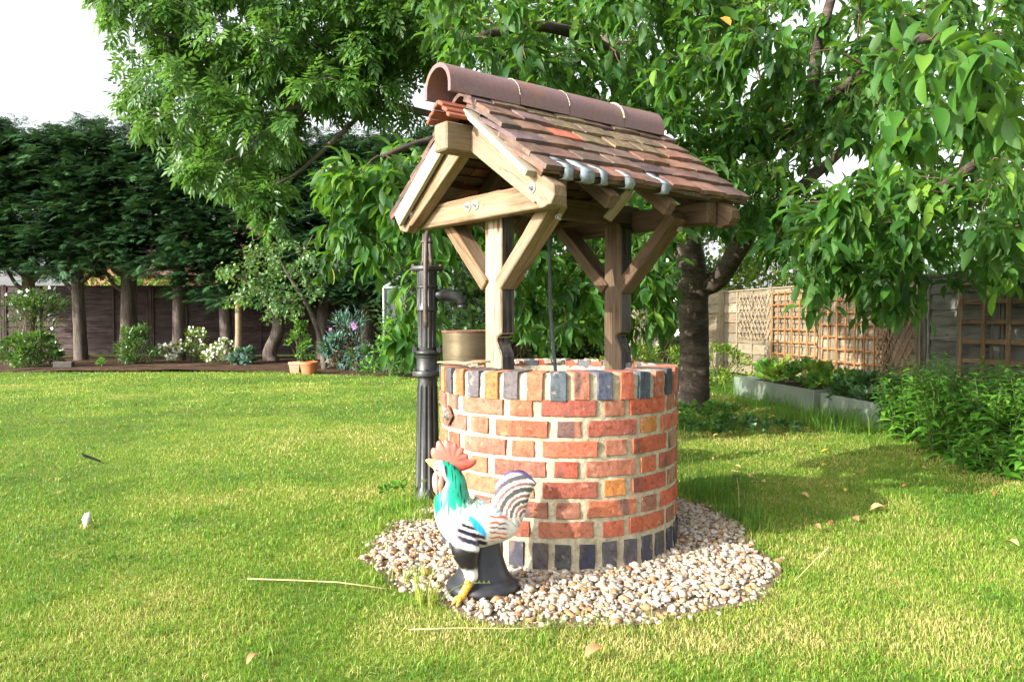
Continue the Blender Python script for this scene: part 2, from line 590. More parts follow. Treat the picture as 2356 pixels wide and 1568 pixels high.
# top and bottom brick on edge courses, 36 in each
A0 = R(-3.4)
topcol = {0: (.085, .11, .135), 1: (.32, .13, .085), 2: (.075, .085, .13), 3: (.40, .105, .065), 4: (.065, .085, .115), 5: (.34, .125, .085),
          6: (.05, .06, .075), 7: (.36, .14, .09), -1: (.46, .165, .09), -2: (.125, .115, .12), -3: (.38, .15, .055), -4: (.115, .11, .125), -5: (.36, .145, .06), -6: (.085, .085, .105), -7: (.36, .18, .07)}
for k in range(36):
    kk = k if k < 18 else k - 36
    c = topcol.get(kk) or (jit(rb.choice(BLUES)) if kk % 2 == 0 else jit(rb.choice(ORANG)))
    set_brick(rb.choice(ROW), A0 + R(10) * kk + R(rb.uniform(-.5, .5)), RIM - .054 + rb.uniform(-.003, .003), WR + .004 + rb.uniform(-.002, .002), c, R(rb.uniform(-1.2, 1.2)))
    set_brick(rb.choice(ROW), A0 + R(2.6) + R(10) * kk + R(rb.uniform(-.6, .6)), .062 + rb.uniform(-.003, .003), WR + .002, jit(rb.choice([(.042, .050, .070), (.055, .060, .078), (.034, .038, .052), (.075, .073, .082)])), R(rb.uniform(-1.5, 1.5)))
# seven courses of alternating long and short bricks
zc = [.165 + .0755 * i for i in range(7)]
for i, z in enumerate(zc[::-1]):
    ph = R(1.0) + (R(20) if i % 2 else 0) + R(rb.uniform(-1.2, 1.2))
    for j in range(9):
        set_brick(rb.choice(STR), ph + R(40) * j + R(rb.uniform(-.4, .4)), z + rb.uniform(-.002, .002), WR + rb.uniform(-.0025, .0025), jit(rb.choice(REDS)), R(rb.uniform(-.5, .5)))
        set_brick(rb.choice(HDR), ph + R(40) * j + R(20) + R(rb.uniform(-.7, .7)), z + rb.uniform(-.002, .002), WR + rb.uniform(-.0025, .0025), jit(rb.choice(REDS + [(.30, .19, .12), (.40, .17, .055)])), R(rb.uniform(-.9, .9)))
# rubble and crumbled mortar along the inner edge of the rim
for k in range(46):
    a = R(rb.uniform(60, 300)); rr = WRI + rb.uniform(.005, .05)
    mb = MB().box((0, 0, 0), (rb.uniform(.02, .05), rb.uniform(.02, .035), rb.uniform(.012, .026)), Matrix.Rotation(rb.uniform(0, 6), 3, 'Z'), .004)
    for q in range(len(mb.v)):
        mb.v[q] = tuple(Vector(mb.v[q]) + mnoise.noise_vector(Vector(mb.v[q]) * 40 + Vector((k, 0, 0))) * .006)
    p = WC + Vector((math.sin(a) * rr, -math.cos(a) * rr, RIM - .008))
    mb.build('mortar_crumb', M_MORTAR_D, masonry, Matrix.Translation(p))
# dark water-stained floor inside, so that the shaft has an end
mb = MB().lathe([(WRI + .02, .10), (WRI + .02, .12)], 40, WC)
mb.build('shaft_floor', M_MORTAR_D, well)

# ---- posts, notched on their inner side, in a darker timber there
def post(t0, v0, wu, wv, z0, z1, notch_z, pm=None):
    pm = pm or M_POST
    pr = thing_part = None
    # outline in (v, z), extruded along u: notch cut into the +v side
    h = wv / 2
    nz = notch_z
    out = [(-h, z0), (h, z0), (h, nz - .075), (h - .006, nz - .055), (h - .034, nz - .012), (h - .034, nz + .004), (h, nz + .018), (h, z1 - .03), (h - .012, z1 - .008), (h - .03, z1), (-h + .03, z1), (-h + .008, z1 - .012), (-h, z1 - .03)]
    zc_ = (z0 + z1) / 2
    vs, fs = [], []
    n = len(out)
    for sx in (-1, 1):
        for (a, z) in out:
            # local X runs up the post (grain), Y along u, Z along v
            vs.append((z - zc_, sx * wu / 2, a))
    fs.append(tuple(range(n)))
    fs.append(tuple(range(n, 2 * n))[::-1])
    mi = [0, 0]
    for i in range(n):
        j = (i + 1) % n
        fs.append((i, n + i, n + j, j))
        mi.append(1 if 1 <= i <= 8 else 0)
    me = bpy.data.meshes.new('post')
    me.from_pydata(vs, [], fs)
    me.polygons.foreach_set('material_index', mi)
    bm = bmesh.new(); bm.from_mesh(me)
    bmesh.ops.recalc_face_normals(bm, faces=bm.faces)
    ed = [e for e in bm.edges if len(e.link_faces) == 2 and e.calc_face_angle(0) > .6]
    bmesh.ops.bevel(bm, geom=ed, offset=.004, segments=2, affect='EDGES')
    bm.to_mesh(me); bm.free()
    me.materials.append(pm); me.materials.append(M_POSTD)
    M = Matrix((Vector((0, 0, 1)), WU, WV)).transposed().to_4x4()
    M.translation = wp(t0, v0, zc_)
    return obj('post', me, None, well, M)
PA, PB = -.315, .365
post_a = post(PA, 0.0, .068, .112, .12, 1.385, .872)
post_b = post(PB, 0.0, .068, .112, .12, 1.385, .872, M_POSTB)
tag(post_b, 'post coloured brown for roof shade, with a darker notched side')
tag(post_a, 'sunlit pale post with a darker notched side')

def bolt(p, nrm, parent, r=.017, nut=.008, washer=True):
    nrm = Vector(nrm).normalized()
    M, _ = frame(Vector(p), Vector(p) + nrm)
    M.translation = Vector(p)
    mb = MB()
    if washer: mb.tube([(0, 0, 0), (.003, 0, 0)], [r, r], 20)
    mb.tube([(.003, 0, 0), (.011, 0, 0)], [nut, nut], 6)
    mb.tube([(.011, 0, 0), (.020, 0, 0)], [nut * .5, nut * .45], 10)
    return mb.build('bolt', M_ZINC, parent, M, smooth=R(40))

# ---- tie beams, braces, long beam
TA, TB = -.395, .445
def tie(t):
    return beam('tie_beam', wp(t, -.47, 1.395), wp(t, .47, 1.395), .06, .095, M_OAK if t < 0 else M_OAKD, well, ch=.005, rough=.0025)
tie_a, tie_b = tie(TA), tie(TB)
for v in (-.005, .05):
    bolt(wp(TA - .031, v - .06, 1.405), -WU, tie_a, .02)
for (t, pt) in ((PA, post_a), (PB, post_b)):
    for sg in (-1, 1):
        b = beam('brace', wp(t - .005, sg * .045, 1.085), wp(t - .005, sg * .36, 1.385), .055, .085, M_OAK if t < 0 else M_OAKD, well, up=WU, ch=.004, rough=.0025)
        if sg > 0:
            bolt(wp(t + .05, sg * .09, 1.14) - WU * .02 + WV * .035, WV, b, .016)
            bolt(wp(t, .33, 1.36) + WV * .032 - Vector((0, 0, .03)), WV - Vector((0, 0, 1)), b, .014)
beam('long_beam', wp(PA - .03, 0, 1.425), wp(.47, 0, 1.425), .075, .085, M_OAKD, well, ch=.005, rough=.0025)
ridge_beam = beam('ridge_beam', wp(-.60, 0, 1.648), wp(.60, 0, 1.648), .088, .108, M_OAK, well, ch=.006, rough=.0025)

# ---- rafters with a moulded foot
PT = R(37)
def roof_z(v):
    return 1.458 + (.52 - abs(v)) * math.tan(PT)
def rafter(t, sg):
    top = wp(t, 0.035 * sg, roof_z(.035) - .16)
    foot = wp(t, sg * .515, roof_z(.515) - .105)
    L = (foot - top).length
    # profile in (x along, z up) with an ogee at the foot
    hh = .052
    prof = [(-L / 2, -hh), (L / 2 - .075, -hh), (L / 2 - .066, -hh + .012), (L / 2 - .055, -hh + .006), (L / 2 - .035, -hh + .002), (L / 2 - .018, -hh + .012), (L / 2 - .004, -hh + .03), (L / 2 + .01, -hh + .04), (L / 2 + .012, hh - .03), (L / 2 - .01, hh), (-L / 2, hh)]
    M, _ = frame(top, foot, (0, 0, 1))
    vs, fs = [], []
    n = len(prof)
    for s_ in (-1, 1):
        vs += [(x, s_ * .0275, z) for x, z in prof]
    fs = [tuple(range(n)), tuple(range(n, 2 * n))[::-1]] + [(i, n + i, n + (i + 1) % n, (i + 1) % n) for i in range(n)]
    bm = bmesh.new()
    bv = [bm.verts.new(v) for v in vs]
    for f in fs: bm.faces.new([bv[i] for i in f])
    bmesh.ops.recalc_face_normals(bm, faces=bm.faces)
    bmesh.ops.bevel(bm, geom=[e for e in bm.edges if e.calc_face_angle(0) > .9], offset=.003, segments=1, affect='EDGES')
    me = bpy.data.meshes.new('rafter'); bm.to_mesh(me); bm.free()
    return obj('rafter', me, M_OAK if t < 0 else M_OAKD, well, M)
RA = TA - .062
for t in (RA, .515):
    for sg in (-1, 1):
        r_ = rafter(t, sg)
        if t < 0:
            bolt(wp(t - .0285, sg * .42, roof_z(.42) - .125), -WU, r_, .019, .010)
for t in (-.16, .16):
    for sg in (-1, 1):
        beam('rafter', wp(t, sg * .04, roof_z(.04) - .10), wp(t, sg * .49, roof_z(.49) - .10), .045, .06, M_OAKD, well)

# ---- roof: battens, barge boards, then the tiles
roof = bpy.data.objects.new('roof', None)
put(roof, well, Matrix.Translation(wp(0, 0, 1.6)))
tag(roof, 'pitched roof of mixed brown and red clay tiles')
for sg in (-1, 1):
    for i in range(6):
        v = .085 + .076 * i
        zc_ = roof_z(v) - .040
        M, _ = frame(wp(-.478 - .006 * (i % 3), sg * v, zc_), wp(.61, sg * v, zc_), WV * sg * math.sin(PT) + Vector((0, 0, math.cos(PT))))
        MB().box((0, 0, 0), (1.09 + .006 * (i % 3), .034, .026), ch=.002).build('batten', M_OAKD, roof, M)
    for (t, m_) in ((-.505, M_CREAM), (.565, M_CREAM)):
        dz_ = .088 if sg < 0 else .066
        a, b = wp(t, sg * .05, roof_z(.05) - dz_), wp(t, sg * (.50 if sg < 0 else .44), roof_z(.50 if sg < 0 else .44) - dz_)
        beam('barge_board', a, b, .020 if sg < 0 else .05, .070 if sg < 0 else .022, m_, roof, ch=.002)
TW, TL, GA = .1635, .265, .0955
TILE_COL = [(.145, .092, .070), (.165, .105, .08), (.125, .082, .068), (.175, .105, .076), (.115, .078, .072), (.15, .10, .082), (.20, .105, .074)]
def tile_variant(seed, w=TW, camber=.006):
    rnd = random.Random(seed)
    nx, ny = 5, 6
    vs, fs = [], []
    o = Vector((seed * 3.1, 0, 0))
    for s_ in (0, 1):
        for j in range(ny + 1):
            for i in range(nx + 1):
                x = (i / nx - .5) * (w - .004)
                y = (j / ny - .5) * TL
                z = -camber * (2 * j / ny - 1) ** 2 - .002 * (2 * i / nx - 1) ** 2 + (.0082 if s_ else -.0082)
                q = mnoise.noise_vector(Vector((x * 22, y * 22, s_ * .3)) + o) * .0022
                edge = (j in (0, ny)) or (i in (0, nx))
                vs.append((x + (q.x if edge else 0), y + (q.y * 1.4 if edge else 0), z + q.z))
    k = (nx + 1) * (ny + 1)
    for j in range(ny):
        for i in range(nx):
            a = j * (nx + 1) + i
            fs.append((a + nx + 1, a + nx + 2, a + 1, a))
            fs.append((k + a, k + a + 1, k + a + nx + 2, k + a + nx + 1))
    rim = [i for i in range(nx + 1)] + [(j) * (nx + 1) + nx for j in range(1, ny + 1)] + [ny * (nx + 1) + i for i in range(nx - 1, -1, -1)] + [j * (nx + 1) for j in range(ny - 1, 0, -1)]
    for i in range(len(rim)):
        a, b = rim[i], rim[(i + 1) % len(rim)]
        fs.append((a, b, k + b, k + a))
    me = bpy.data.meshes.new('roof_tile')
    me.from_pydata(vs, [], fs)
    me.update()
    return me
TILES, TILES_L = [], []
for i in range(7):
    m_ = tile_variant(i); m_.materials.append(M_TILE); TILES.append(m_)
for i in range(3):
    m_ = tile_variant(20 + i, TW, .009); m_.materials.append(M_LICHEN); TILES_L.append(m_)
TILES_H = []
for i in range(2):
    m_ = tile_variant(40 + i, TW * .55); m_.materials.append(M_TILE); TILES_H.append(m_)
rt = random.Random(11)
def set_tile(me, t, v_low, sg, lift, color, dz=0, tl=TL):
    """lower edge of the tile at |v| = v_low on slope sg"""
    ex = PT - R(9.5)                       # each tile lies a little flatter than the slope
    down = WV * sg * math.cos(ex) - Vector((0, 0, math.sin(ex)))
    zax = WV * sg * math.sin(ex) + Vector((0, 0, math.cos(ex)))
    xax = down.cross(zax) * -1             # right handed: x, y=-down, z
    y = -down
    xax = y.cross(zax)
    low = wp(t, sg * v_low, roof_z(v_low) + lift + dz)
    TL_ = tl
    M = Matrix((xax, y, zax)).transposed().to_4x4()
    M.translation = low + y * TL_ / 2
    if tl != TL: M = M @ Matrix.Diagonal((1, tl / TL, 1, 1))
    M = M @ Matrix.Rotation(R(rt.uniform(-1.6, 1.6)), 4, 'Z') @ Matrix.Rotation(R(rt.uniform(-2.0, 2.0)), 4, 'Y')
    return obj('roof_tile', me, None, roof, M, color)
for sg in (1, -1):
    for row in range(7):                   # row 0 = short course under the eave row
        low = (.522 if sg > 0 else .585) - (row - 1) * (.082 if sg > 0 else .094) if row > 0 else (.508 if sg > 0 else .57)
        off = 0 if row % 2 else -TW / 2
        edge = -.508 + rt.uniform(-.008, .008)
        n = 7 if row % 2 else 8
        for i in range(n):
            t = -.508 + TW * (i + .5) + off
            me, col = rt.choice(TILES), jit(rt.choice(TILE_COL), .18)
            if off and i == 0:
                t = -.508 + TW * .275; me = TILES_H[0]
            if off and i == n - 1:
                t = -.508 + 7 * TW - TW * .275; me = TILES_H[1]
            if sg > 0:
                if row in (5, 4) and i in (2, 3, 4, 5) and not (row == 4 and i == 2): me = rt.choice(TILES_L)
                if row == 6 and i in (2, 3): me = rt.choice(TILES_L)
                if row == 4 and i == 2: col = (.38, .115, .068)
                if row == 4 and i == 6: col = (.26, .125, .09)
                if row == 3 and i in (4, 5): col = (.24, .125, .078)
                if row == 1 and i in (2, 4): col = (.24, .12, .085)
                if row == 1 and i == 5: col = (.22, .12, .09)
            elif rt.random() < .3:
                col = jit((.28, .115, .075))
            set_tile(me, t, low, sg, (.012 if row else -.010) + rt.uniform(-.002, .006), col, tl=(.125 if row == 6 else .19 if row == 5 else TL))
# half-round ridge tiles
def ridge_mesh(L, seed):
    n, m = 20, 8
    ro, th, leg = .092, .017, .030
    prof = [(ro, -leg)] + [(ro * math.cos(a), ro * math.sin(a)) for a in np.linspace(0, math.pi, n)] + [(-ro, -leg)]
    pin = [(ro - th, -leg)] + [((ro - th) * math.cos(a), (ro - th) * math.sin(a)) for a in np.linspace(0, math.pi, n)] + [(-ro + th, -leg)]
    mb = MB()
    k = len(prof)
    vs = []
    for j in range(m + 1):
        x = -L / 2 + L * j / m
        for (a, b) in prof + pin:
            q = mnoise.noise(Vector((x * 9, a * 9 + seed * 7, b * 9))) * .0022
            vs.append((x, a * (1 + q * 8), b * (1 + q * 8)))
    fs = []
    w = 2 * k
    for j in range(m):
        for i in range(k - 1):
            a = j * w + i
            fs.append((a, a + 1, a + w + 1, a + w))
            b = a + k
            fs.append((b + w, b + w + 1, b + 1, b))
        fs.append((j * w + k, j * w, (j + 1) * w, (j + 1) * w + k))
        fs.append((j * w + k - 1, j * w + 2 * k - 1, (j + 1) * w + 2 * k - 1, (j + 1) * w + k - 1))
    for i in range(k - 1):
        fs.append((i + 1, i, k + i, k + i + 1))
        e = m * w
        fs.append((e + i, e + i + 1, e + k + i + 1, e + k + i))
    mb.add(vs, fs)
    return mb.mesh('ridge_tile', R(50))
RL = [.335, .265, .325, .265]
t = -.615
zr = 1.832
for i, L in enumerate(RL):
    M = Matrix((WU, -WV, Vector((0, 0, 1)))).transposed().to_4x4()
    M.translation = wp(t + L / 2, 0, zr + (.002 if i % 2 else 0))
    M = M @ Matrix.Rotation(R(rt.uniform(-.5, .5)), 4, 'Z')
    obj('ridge_tile', ridge_mesh(L - .004, i), M_RIDGE, roof, M)
    if i:
        mb = MB()
        for a0 in np.linspace(R(5), R(175), 24)[:-1]:
            a1 = a0 + R(170) / 23
            def rr(a): return .0935 + .003 * mnoise.noise(Vector((a * 6, i, 0)))
            mb.tube([wp(t - .002, rr(a) * math.cos(a), zr + rr(a) * math.sin(a)) for a in (a0, a1)], .0048 if i == 3 else .0022, 6)
        mb.build('mortar_joint', M_MORTAR if i == 3 else M_MORTAR_D, roof, smooth=True)
    t += L
# two small red tiles leaning together over the end of the ridge beam, ribbed on top
M_RED = mottled('red_clay', [(.24, .075, .045), (.34, .11, .065)], 12, .75, .3, .003, 70, .25)
for sg in (-1, 1):
    ax = WV * sg * math.cos(R(42)) - Vector((0, 0, math.sin(R(42))))
    for j in range(5):
        p = wp(-.545, 0, 1.782) + ax * (.012 + .021 * j) + Vector((0, 0, .006 if j % 2 else 0))
        M, L = frame(p - WU * .068, p + WU * .065, WV * sg * math.sin(R(42)) + Vector((0, 0, math.cos(R(42)))))
        MB().box((0, 0, 0), (L, .0225, .014), ch=.003).build('cap_tile_rib', M_RED, roof, M)
# lead strips folded round the eave tiles
for (tt, w, Lu) in ((-.405, .042, .080), (-.315, .066, .13), (-.235, .034, .105), (-.105, .048, .105), (.095, .048, .09)):
    path = []
    lowp = lambda s, h: wp(tt - .02 * s, .515 - s * math.cos(PT - R(9.5)), roof_z(.515) + .009 + s * math.sin(PT - R(9.5)) + h)
    for s in (Lu, Lu * .6, Lu * .3, .0):
        path.append(lowp(s, .011 + .003 * math.sin(s * 90)))
    path.append(lowp(-.009, .004)); path.append(lowp(-.011, -.015)); path.append(lowp(-.006, -.036)); path.append(lowp(.03, -.052))
    vs, fs = [], []
    for i, p in enumerate(path):
        ww = w * (1 + .12 * math.sin(i * 2.3 + tt * 30)) / 2
        sh = .003 * math.sin(i * 1.7 + tt * 11)
        vs += [p + WU * (-ww + sh), p + WU * (ww + sh)]
    fs = [(2 * i, 2 * i + 1, 2 * i + 3, 2 * i + 2) for i in range(len(path) - 1)]
    mb = MB().add(vs, fs)
    o = mb.build('lead_strip', M_LEAD, roof, smooth=True)
    md = o.modifiers.new('s', 'SOLIDIFY'); md.thickness = .0025; md.offset = 1
beam('loose_slat', wp(-.06, .48, 1.43), wp(-.10, .40, 1.33), .012, .05, M_OAK, roof, up=WU)

# ---- rusty diamond plate and tie bolt on the left flank
pl = WC + Vector((math.sin(R(-62)), -math.cos(R(-62)), 0)) * (WR + .008)
pl.z = .56
nd = Vector((math.sin(R(-62)), -math.cos(R(-62)), 0))
M, _ = frame(pl, pl + nd)
M.translation = pl
plate = MB().box((0, 0, 0), (.006, .062, .062), Matrix.Rotation(R(45), 3, 'X'), .001).build('tie_plate', M_RUST, masonry, M)
tag(plate, 'rusty diamond shaped iron plate on the brickwork')
bolt(pl + nd * .003, nd, masonry, .018, .015)

# ---- cable hanging in the well
cab = MB().tube([wp(-.07, .02, 1.39), wp(-.075, .03, 1.2), wp(-.07, .03, 1.0), wp(-.06, .035, .85), wp(-.045, .04, .70), wp(-.04, .04, .5), wp(-.04, .03, .12)], .0075, 8)
o = cab.build('cable', M_CABLE, None, smooth=True)
tag(o, 'thin dark cable hanging from the roof beam into the brick well', 'cable')
# ------------------------------------------------------------------ cast iron hand pump
M_IRON = mottled('black_iron', [(.012, .0125, .012), (.022, .023, .022), (.042, .042, .039)], 7, .45, .3, .002, 60, .5, dark=.4)
M_HANDLE = mottled('worn_handle', [(.045, .03, .026), (.08, .05, .038), (.07, .062, .066)], 9, .55, .3, .002, 50, .4, dark=.4)
PP = gnd(984, 1145)
pump = thing('hand_pump', 'tall black cast iron hand pump with fluted column behind the brick well', 'hand pump', PP)
PM = Matrix.Translation(PP)
fl = lambda r, z: (12, .006) if (.06 < z < .60 and r < .09) else None
MB().lathe([(.075, 0), (.075, .02), (.066, .04), (.0655, .06), (.065, .07), (.055, .59), (.053, .60), (.050, .62), (.050, .655)], 96, flute=fl).build('column', M_IRON, pump, PM, smooth=R(35))
MB().lathe([(.062, .645), (.078, .650), (.080, .668), (.076, .676), (.060, .678), (.056, .684), (.056, .745), (.061, .748), (.062, .758)], 48).build('lower_flange', M_IRON, pump, PM, smooth=R(35))
MB().lathe([(.050, .758), (.058, .762), (.062, .772), (.058, .782), (.046, .786)], 40).build('collar', M_IRON, pump, PM, smooth=True)
fl2 = lambda r, z: (12, .005) if (.80 < z < .985 or 1.03 < z < 1.11 or 1.125 < z < 1.19) and r > .04 else None
MB().lathe([(.046, .785), (.0475, .80), (.0475, .805), (.0505, .98), (.0515, .99), (.057, .994), (.057, 1.006), (.0545, 1.012), (.0545, 1.035), (.0545, 1.105), (.0545, 1.108), (.058, 1.112), (.058, 1.122), (.053, 1.126), (.053, 1.19), (.053, 1.20)], 96, flute=fl2).build('barrel', M_IRON, pump, PM, smooth=R(35))
# oval cap with lugs, bolts
mb = MB()
n = 40
for (sc, z) in ((1, 1.20), (1.03, 1.206), (1.03, 1.218), (.95, 1.226), (.6, 1.229)):
    pass
ring = lambda sc, z: [((.058 + .026 * abs(math.cos(a)) ** 6) * sc * math.cos(a), (.058) * sc * math.sin(a), z) for a in [2 * math.pi * k / n for k in range(n)]]
vs = []
lv = [(.95, 1.20), (1.03, 1.206), (1.03, 1.218), (.95, 1.226), (.5, 1.230)]
for sc, z in lv: vs += ring(sc, z)
fs = [(i * n + k, i * n + (k + 1) % n, (i + 1) * n + (k + 1) % n, (i + 1) * n + k) for i in range(len(lv) - 1) for k in range(n)]
fs += [tuple(range(n))[::-1], tuple((len(lv) - 1) * n + k for k in range(n))]
MB().add(vs, fs).build('cap', M_IRON, pump, PM, smooth=R(40))
for sg in (-1, 1):
    MB().tube([(sg * .072, 0, 1.19), (sg * .072, 0, 1.236)], .009, 6).build('cap_bolt', M_RUST, pump, PM)
    mb = MB().box((sg * .062, -.01, .785), (.028, .030, .032), ch=.004)
    mb.tube([(sg * .066, -.01, .79), (sg * .066, -.01, .812)], .008, 6)
    mb.build('clamp_lug', M_IRON, pump, PM)
for k in range(6):
    a = R(30 + 60 * k)
    MB().tube([(.069 * math.cos(a), .069 * math.sin(a), .674), (.069 * math.cos(a), .069 * math.sin(a), .688)], .0075, 6).build('flange_bolt', M_IRON, pump, PM)
# forked bracket carrying the handle
mb = MB()
for sg in (-1, 1):
    mb.tube([(sg * .026 + .002, .0, 1.225), (sg * .020 + .002, -.002, 1.255), (sg * .016, -.002, 1.33), (sg * .015, -.002, 1.395)], [(.014, .009), (.010, .007), (.009, .006), (.009, .006)], 8)
mb.tube([(-.03, -.002, 1.352), (.03, -.002, 1.352)], .009, 10)
mb.build('bracket', M_HANDLE, pump, PM, smooth=True)
mb = MB().tube([(.004, -.012, 1.405), (.003, -.03, 1.39), (.002, -.062, 1.33), (.002, -.085, 1.23), (.002, -.092, 1.12), (.002, -.093, 1.0), (.003, -.09, .94), (.004, -.09, .905)], [(.011, .008), (.015, .012), (.014, .012), (.013, .012), (.012, .012), (.012, .012), (.014, .014), (.012, .012)], 12)
mb.build('handle', M_HANDLE, pump, PM, smooth=True)
mb = MB().tube([(.03, 0, 1.072), (.08, .0, 1.074), (.13, .0, 1.070), (.165, .0, 1.060), (.182, .0, 1.042), (.186, .0, 1.015)], [.034, .032, .030, .028, .026, .024], 16)
mb.tube([(.186, 0, 1.022), (.186, 0, 1.004)], .028, 16)
mb.build('spout', M_IRON, pump, PM, smooth=True)

# ------------------------------------------------------------------ brass pot on a log behind the well
M_BRASS = mottled('aged_brass', [(.15, .12, .075), (.22, .175, .11), (.18, .145, .09)], 4, .38, .12, .002, 40, .5, stretch=(1, 1, 5), dark=.2, metal=.75)
M_BARK = mottled('log_bark', [(.07, .05, .035), (.13, .10, .07), (.20, .16, .12)], 6, .9, 1.0, .02, 22, .15, stretch=(1, 1, .3), dark=.5)
BP = Vector((at(1082, 800, 4.45).x, 4.45, 0))
stump = thing('log_stump', 'rough upright log carrying the brass pot, hidden low behind the well', 'log', BP)
MB().lathe([(.20, 0), (.175, .06), (.165, .2), (.16, .62), (.15, .635)], 28).build('bark', M_BARK, stump, Matrix.Translation(BP), smooth=R(40))
MB().lathe([(.148, .634), (.145, .640), (.05, .641)], 28).build('cut_face', M_OAK, stump, Matrix.Translation(BP))
pot = thing('brass_pot', 'wide aged brass pot with dark rim under the pump spout', 'pot', BP + Vector((0, 0, .642)))
MB().lathe([(.10, .0), (.135, .004), (.152, .03), (.158, .08), (.160, .14), (.161, .20), (.164, .222), (.164, .232), (.157, .232), (.155, .20), (.15, .10), (.13, .03), (.02, .02)], 48).build('bowl', M_BRASS, pot, Matrix.Translation(BP + Vector((0, 0, .642))), smooth=R(50))
MB().lathe([(.1655, .2285), (.168, .232), (.168, .240), (.160, .242), (.156, .238)], 48).build('rim', M_RUST, pot, Matrix.Translation(BP + Vector((0, 0, .642))), smooth=R(40))

# ------------------------------------------------------------------ twigs left on the rim
M_TWIG = mottled('dry_twig', [(.14, .10, .06), (.26, .20, .12), (.34, .28, .18)], 12, .85, .4, .002, 60, .2)
tw = random.Random(5)
def rimp(px, py, r):
    a = math.atan2((px - 1278) / 1770 * 3.1, 1)
    return at(px, py, 3.0)
for i, (x0, y0, x1, y1, Y0, Y1, rad) in enumerate([(1007, 830, 1070, 847, 3.3, 3.12, .0045), (1012, 838, 1100, 845, 3.28, 3.08, .0035), (1030, 830, 1085, 852, 3.3, 3.0, .0035), (1068, 848, 1128, 834, 3.05, 3.0, .006), (1020, 828, 1075, 832, 3.35, 3.3, .003)]):
    a, b = at(x0, y0, Y0), at(x1, y1, Y1)
    a.z, b.z = RIM + .006 + rad * (1 + i % 2), RIM + (.006 + rad if i != 3 else .030)
    m = (a + b) / 2 + Vector((tw.uniform(-.01, .01), tw.uniform(-.01, .01), .004))
    o = MB().tube([a, m, b], [rad, rad * .9, rad * .6], 6).build('twig', M_TWIG, None, smooth=True)
    tag(o, ['pale bent twig at the pump end of the brick rim', 'long thin twig lying along the brick rim', 'twig crossing the others on the brick rim', 'thick brown twig tilted up against the sunlit post', 'thinnest twig lying back on the brick rim'][i], 'twig', 'twigs on the rim of the well')

# ------------------------------------------------------------------ painted cockerel statue
def paintmat(name, rough=.32, spec=.5):
    t = NT(name)
    a = t.n('Attribute'); a.attribute_name = 'paint'
    v = t.coords((1, 1, 1), False)
    f = t.noise(v, 60, 4, .6)
    c = t.mix(1.0, a.outputs['Color'], t.ramp(f, [(.3, (.86, .84, .80)), (.6, (1, 1, 1))]), 'MULTIPLY')
    return t.done(c, rough, t.bump(f, .12, .003), 0, spec)
M_PAINT = paintmat('painted_resin')
M_BASE = mottled('black_gloss_base', [(.012, .013, .017), (.02, .021, .026), (.035, .036, .042)], 9, .38, .2, .002, 50, .5, dark=.3)
KS = .000435
RP = at(1105, 1375, 2.62); RP.z = 0.012
RM = Matrix.Translation(RP) @ Matrix.Rotation(R(8), 4, 'Z')
rooster = thing('rooster_statue', 'painted cockerel statue with red comb and green neck on a black base', 'statue', RP, R(8))
def zl(zx, zy):
    return ((zx - 610) * KS, (1340 - zy) * KS)
def lz(x, z):
    return 610 + x / KS, 1340 - z / KS
def h1(*a):
    return mnoise.noise(Vector(a))
WHITE = np.array((.66, .64, .59))
def lerp(a, b, f):
    return np.array(a) * (1 - f) + np.array(b) * f
def sst(a, b, x):
    t_ = min(1, max(0, (x - a) / (b - a))); return t_ * t_ * (3 - 2 * t_)
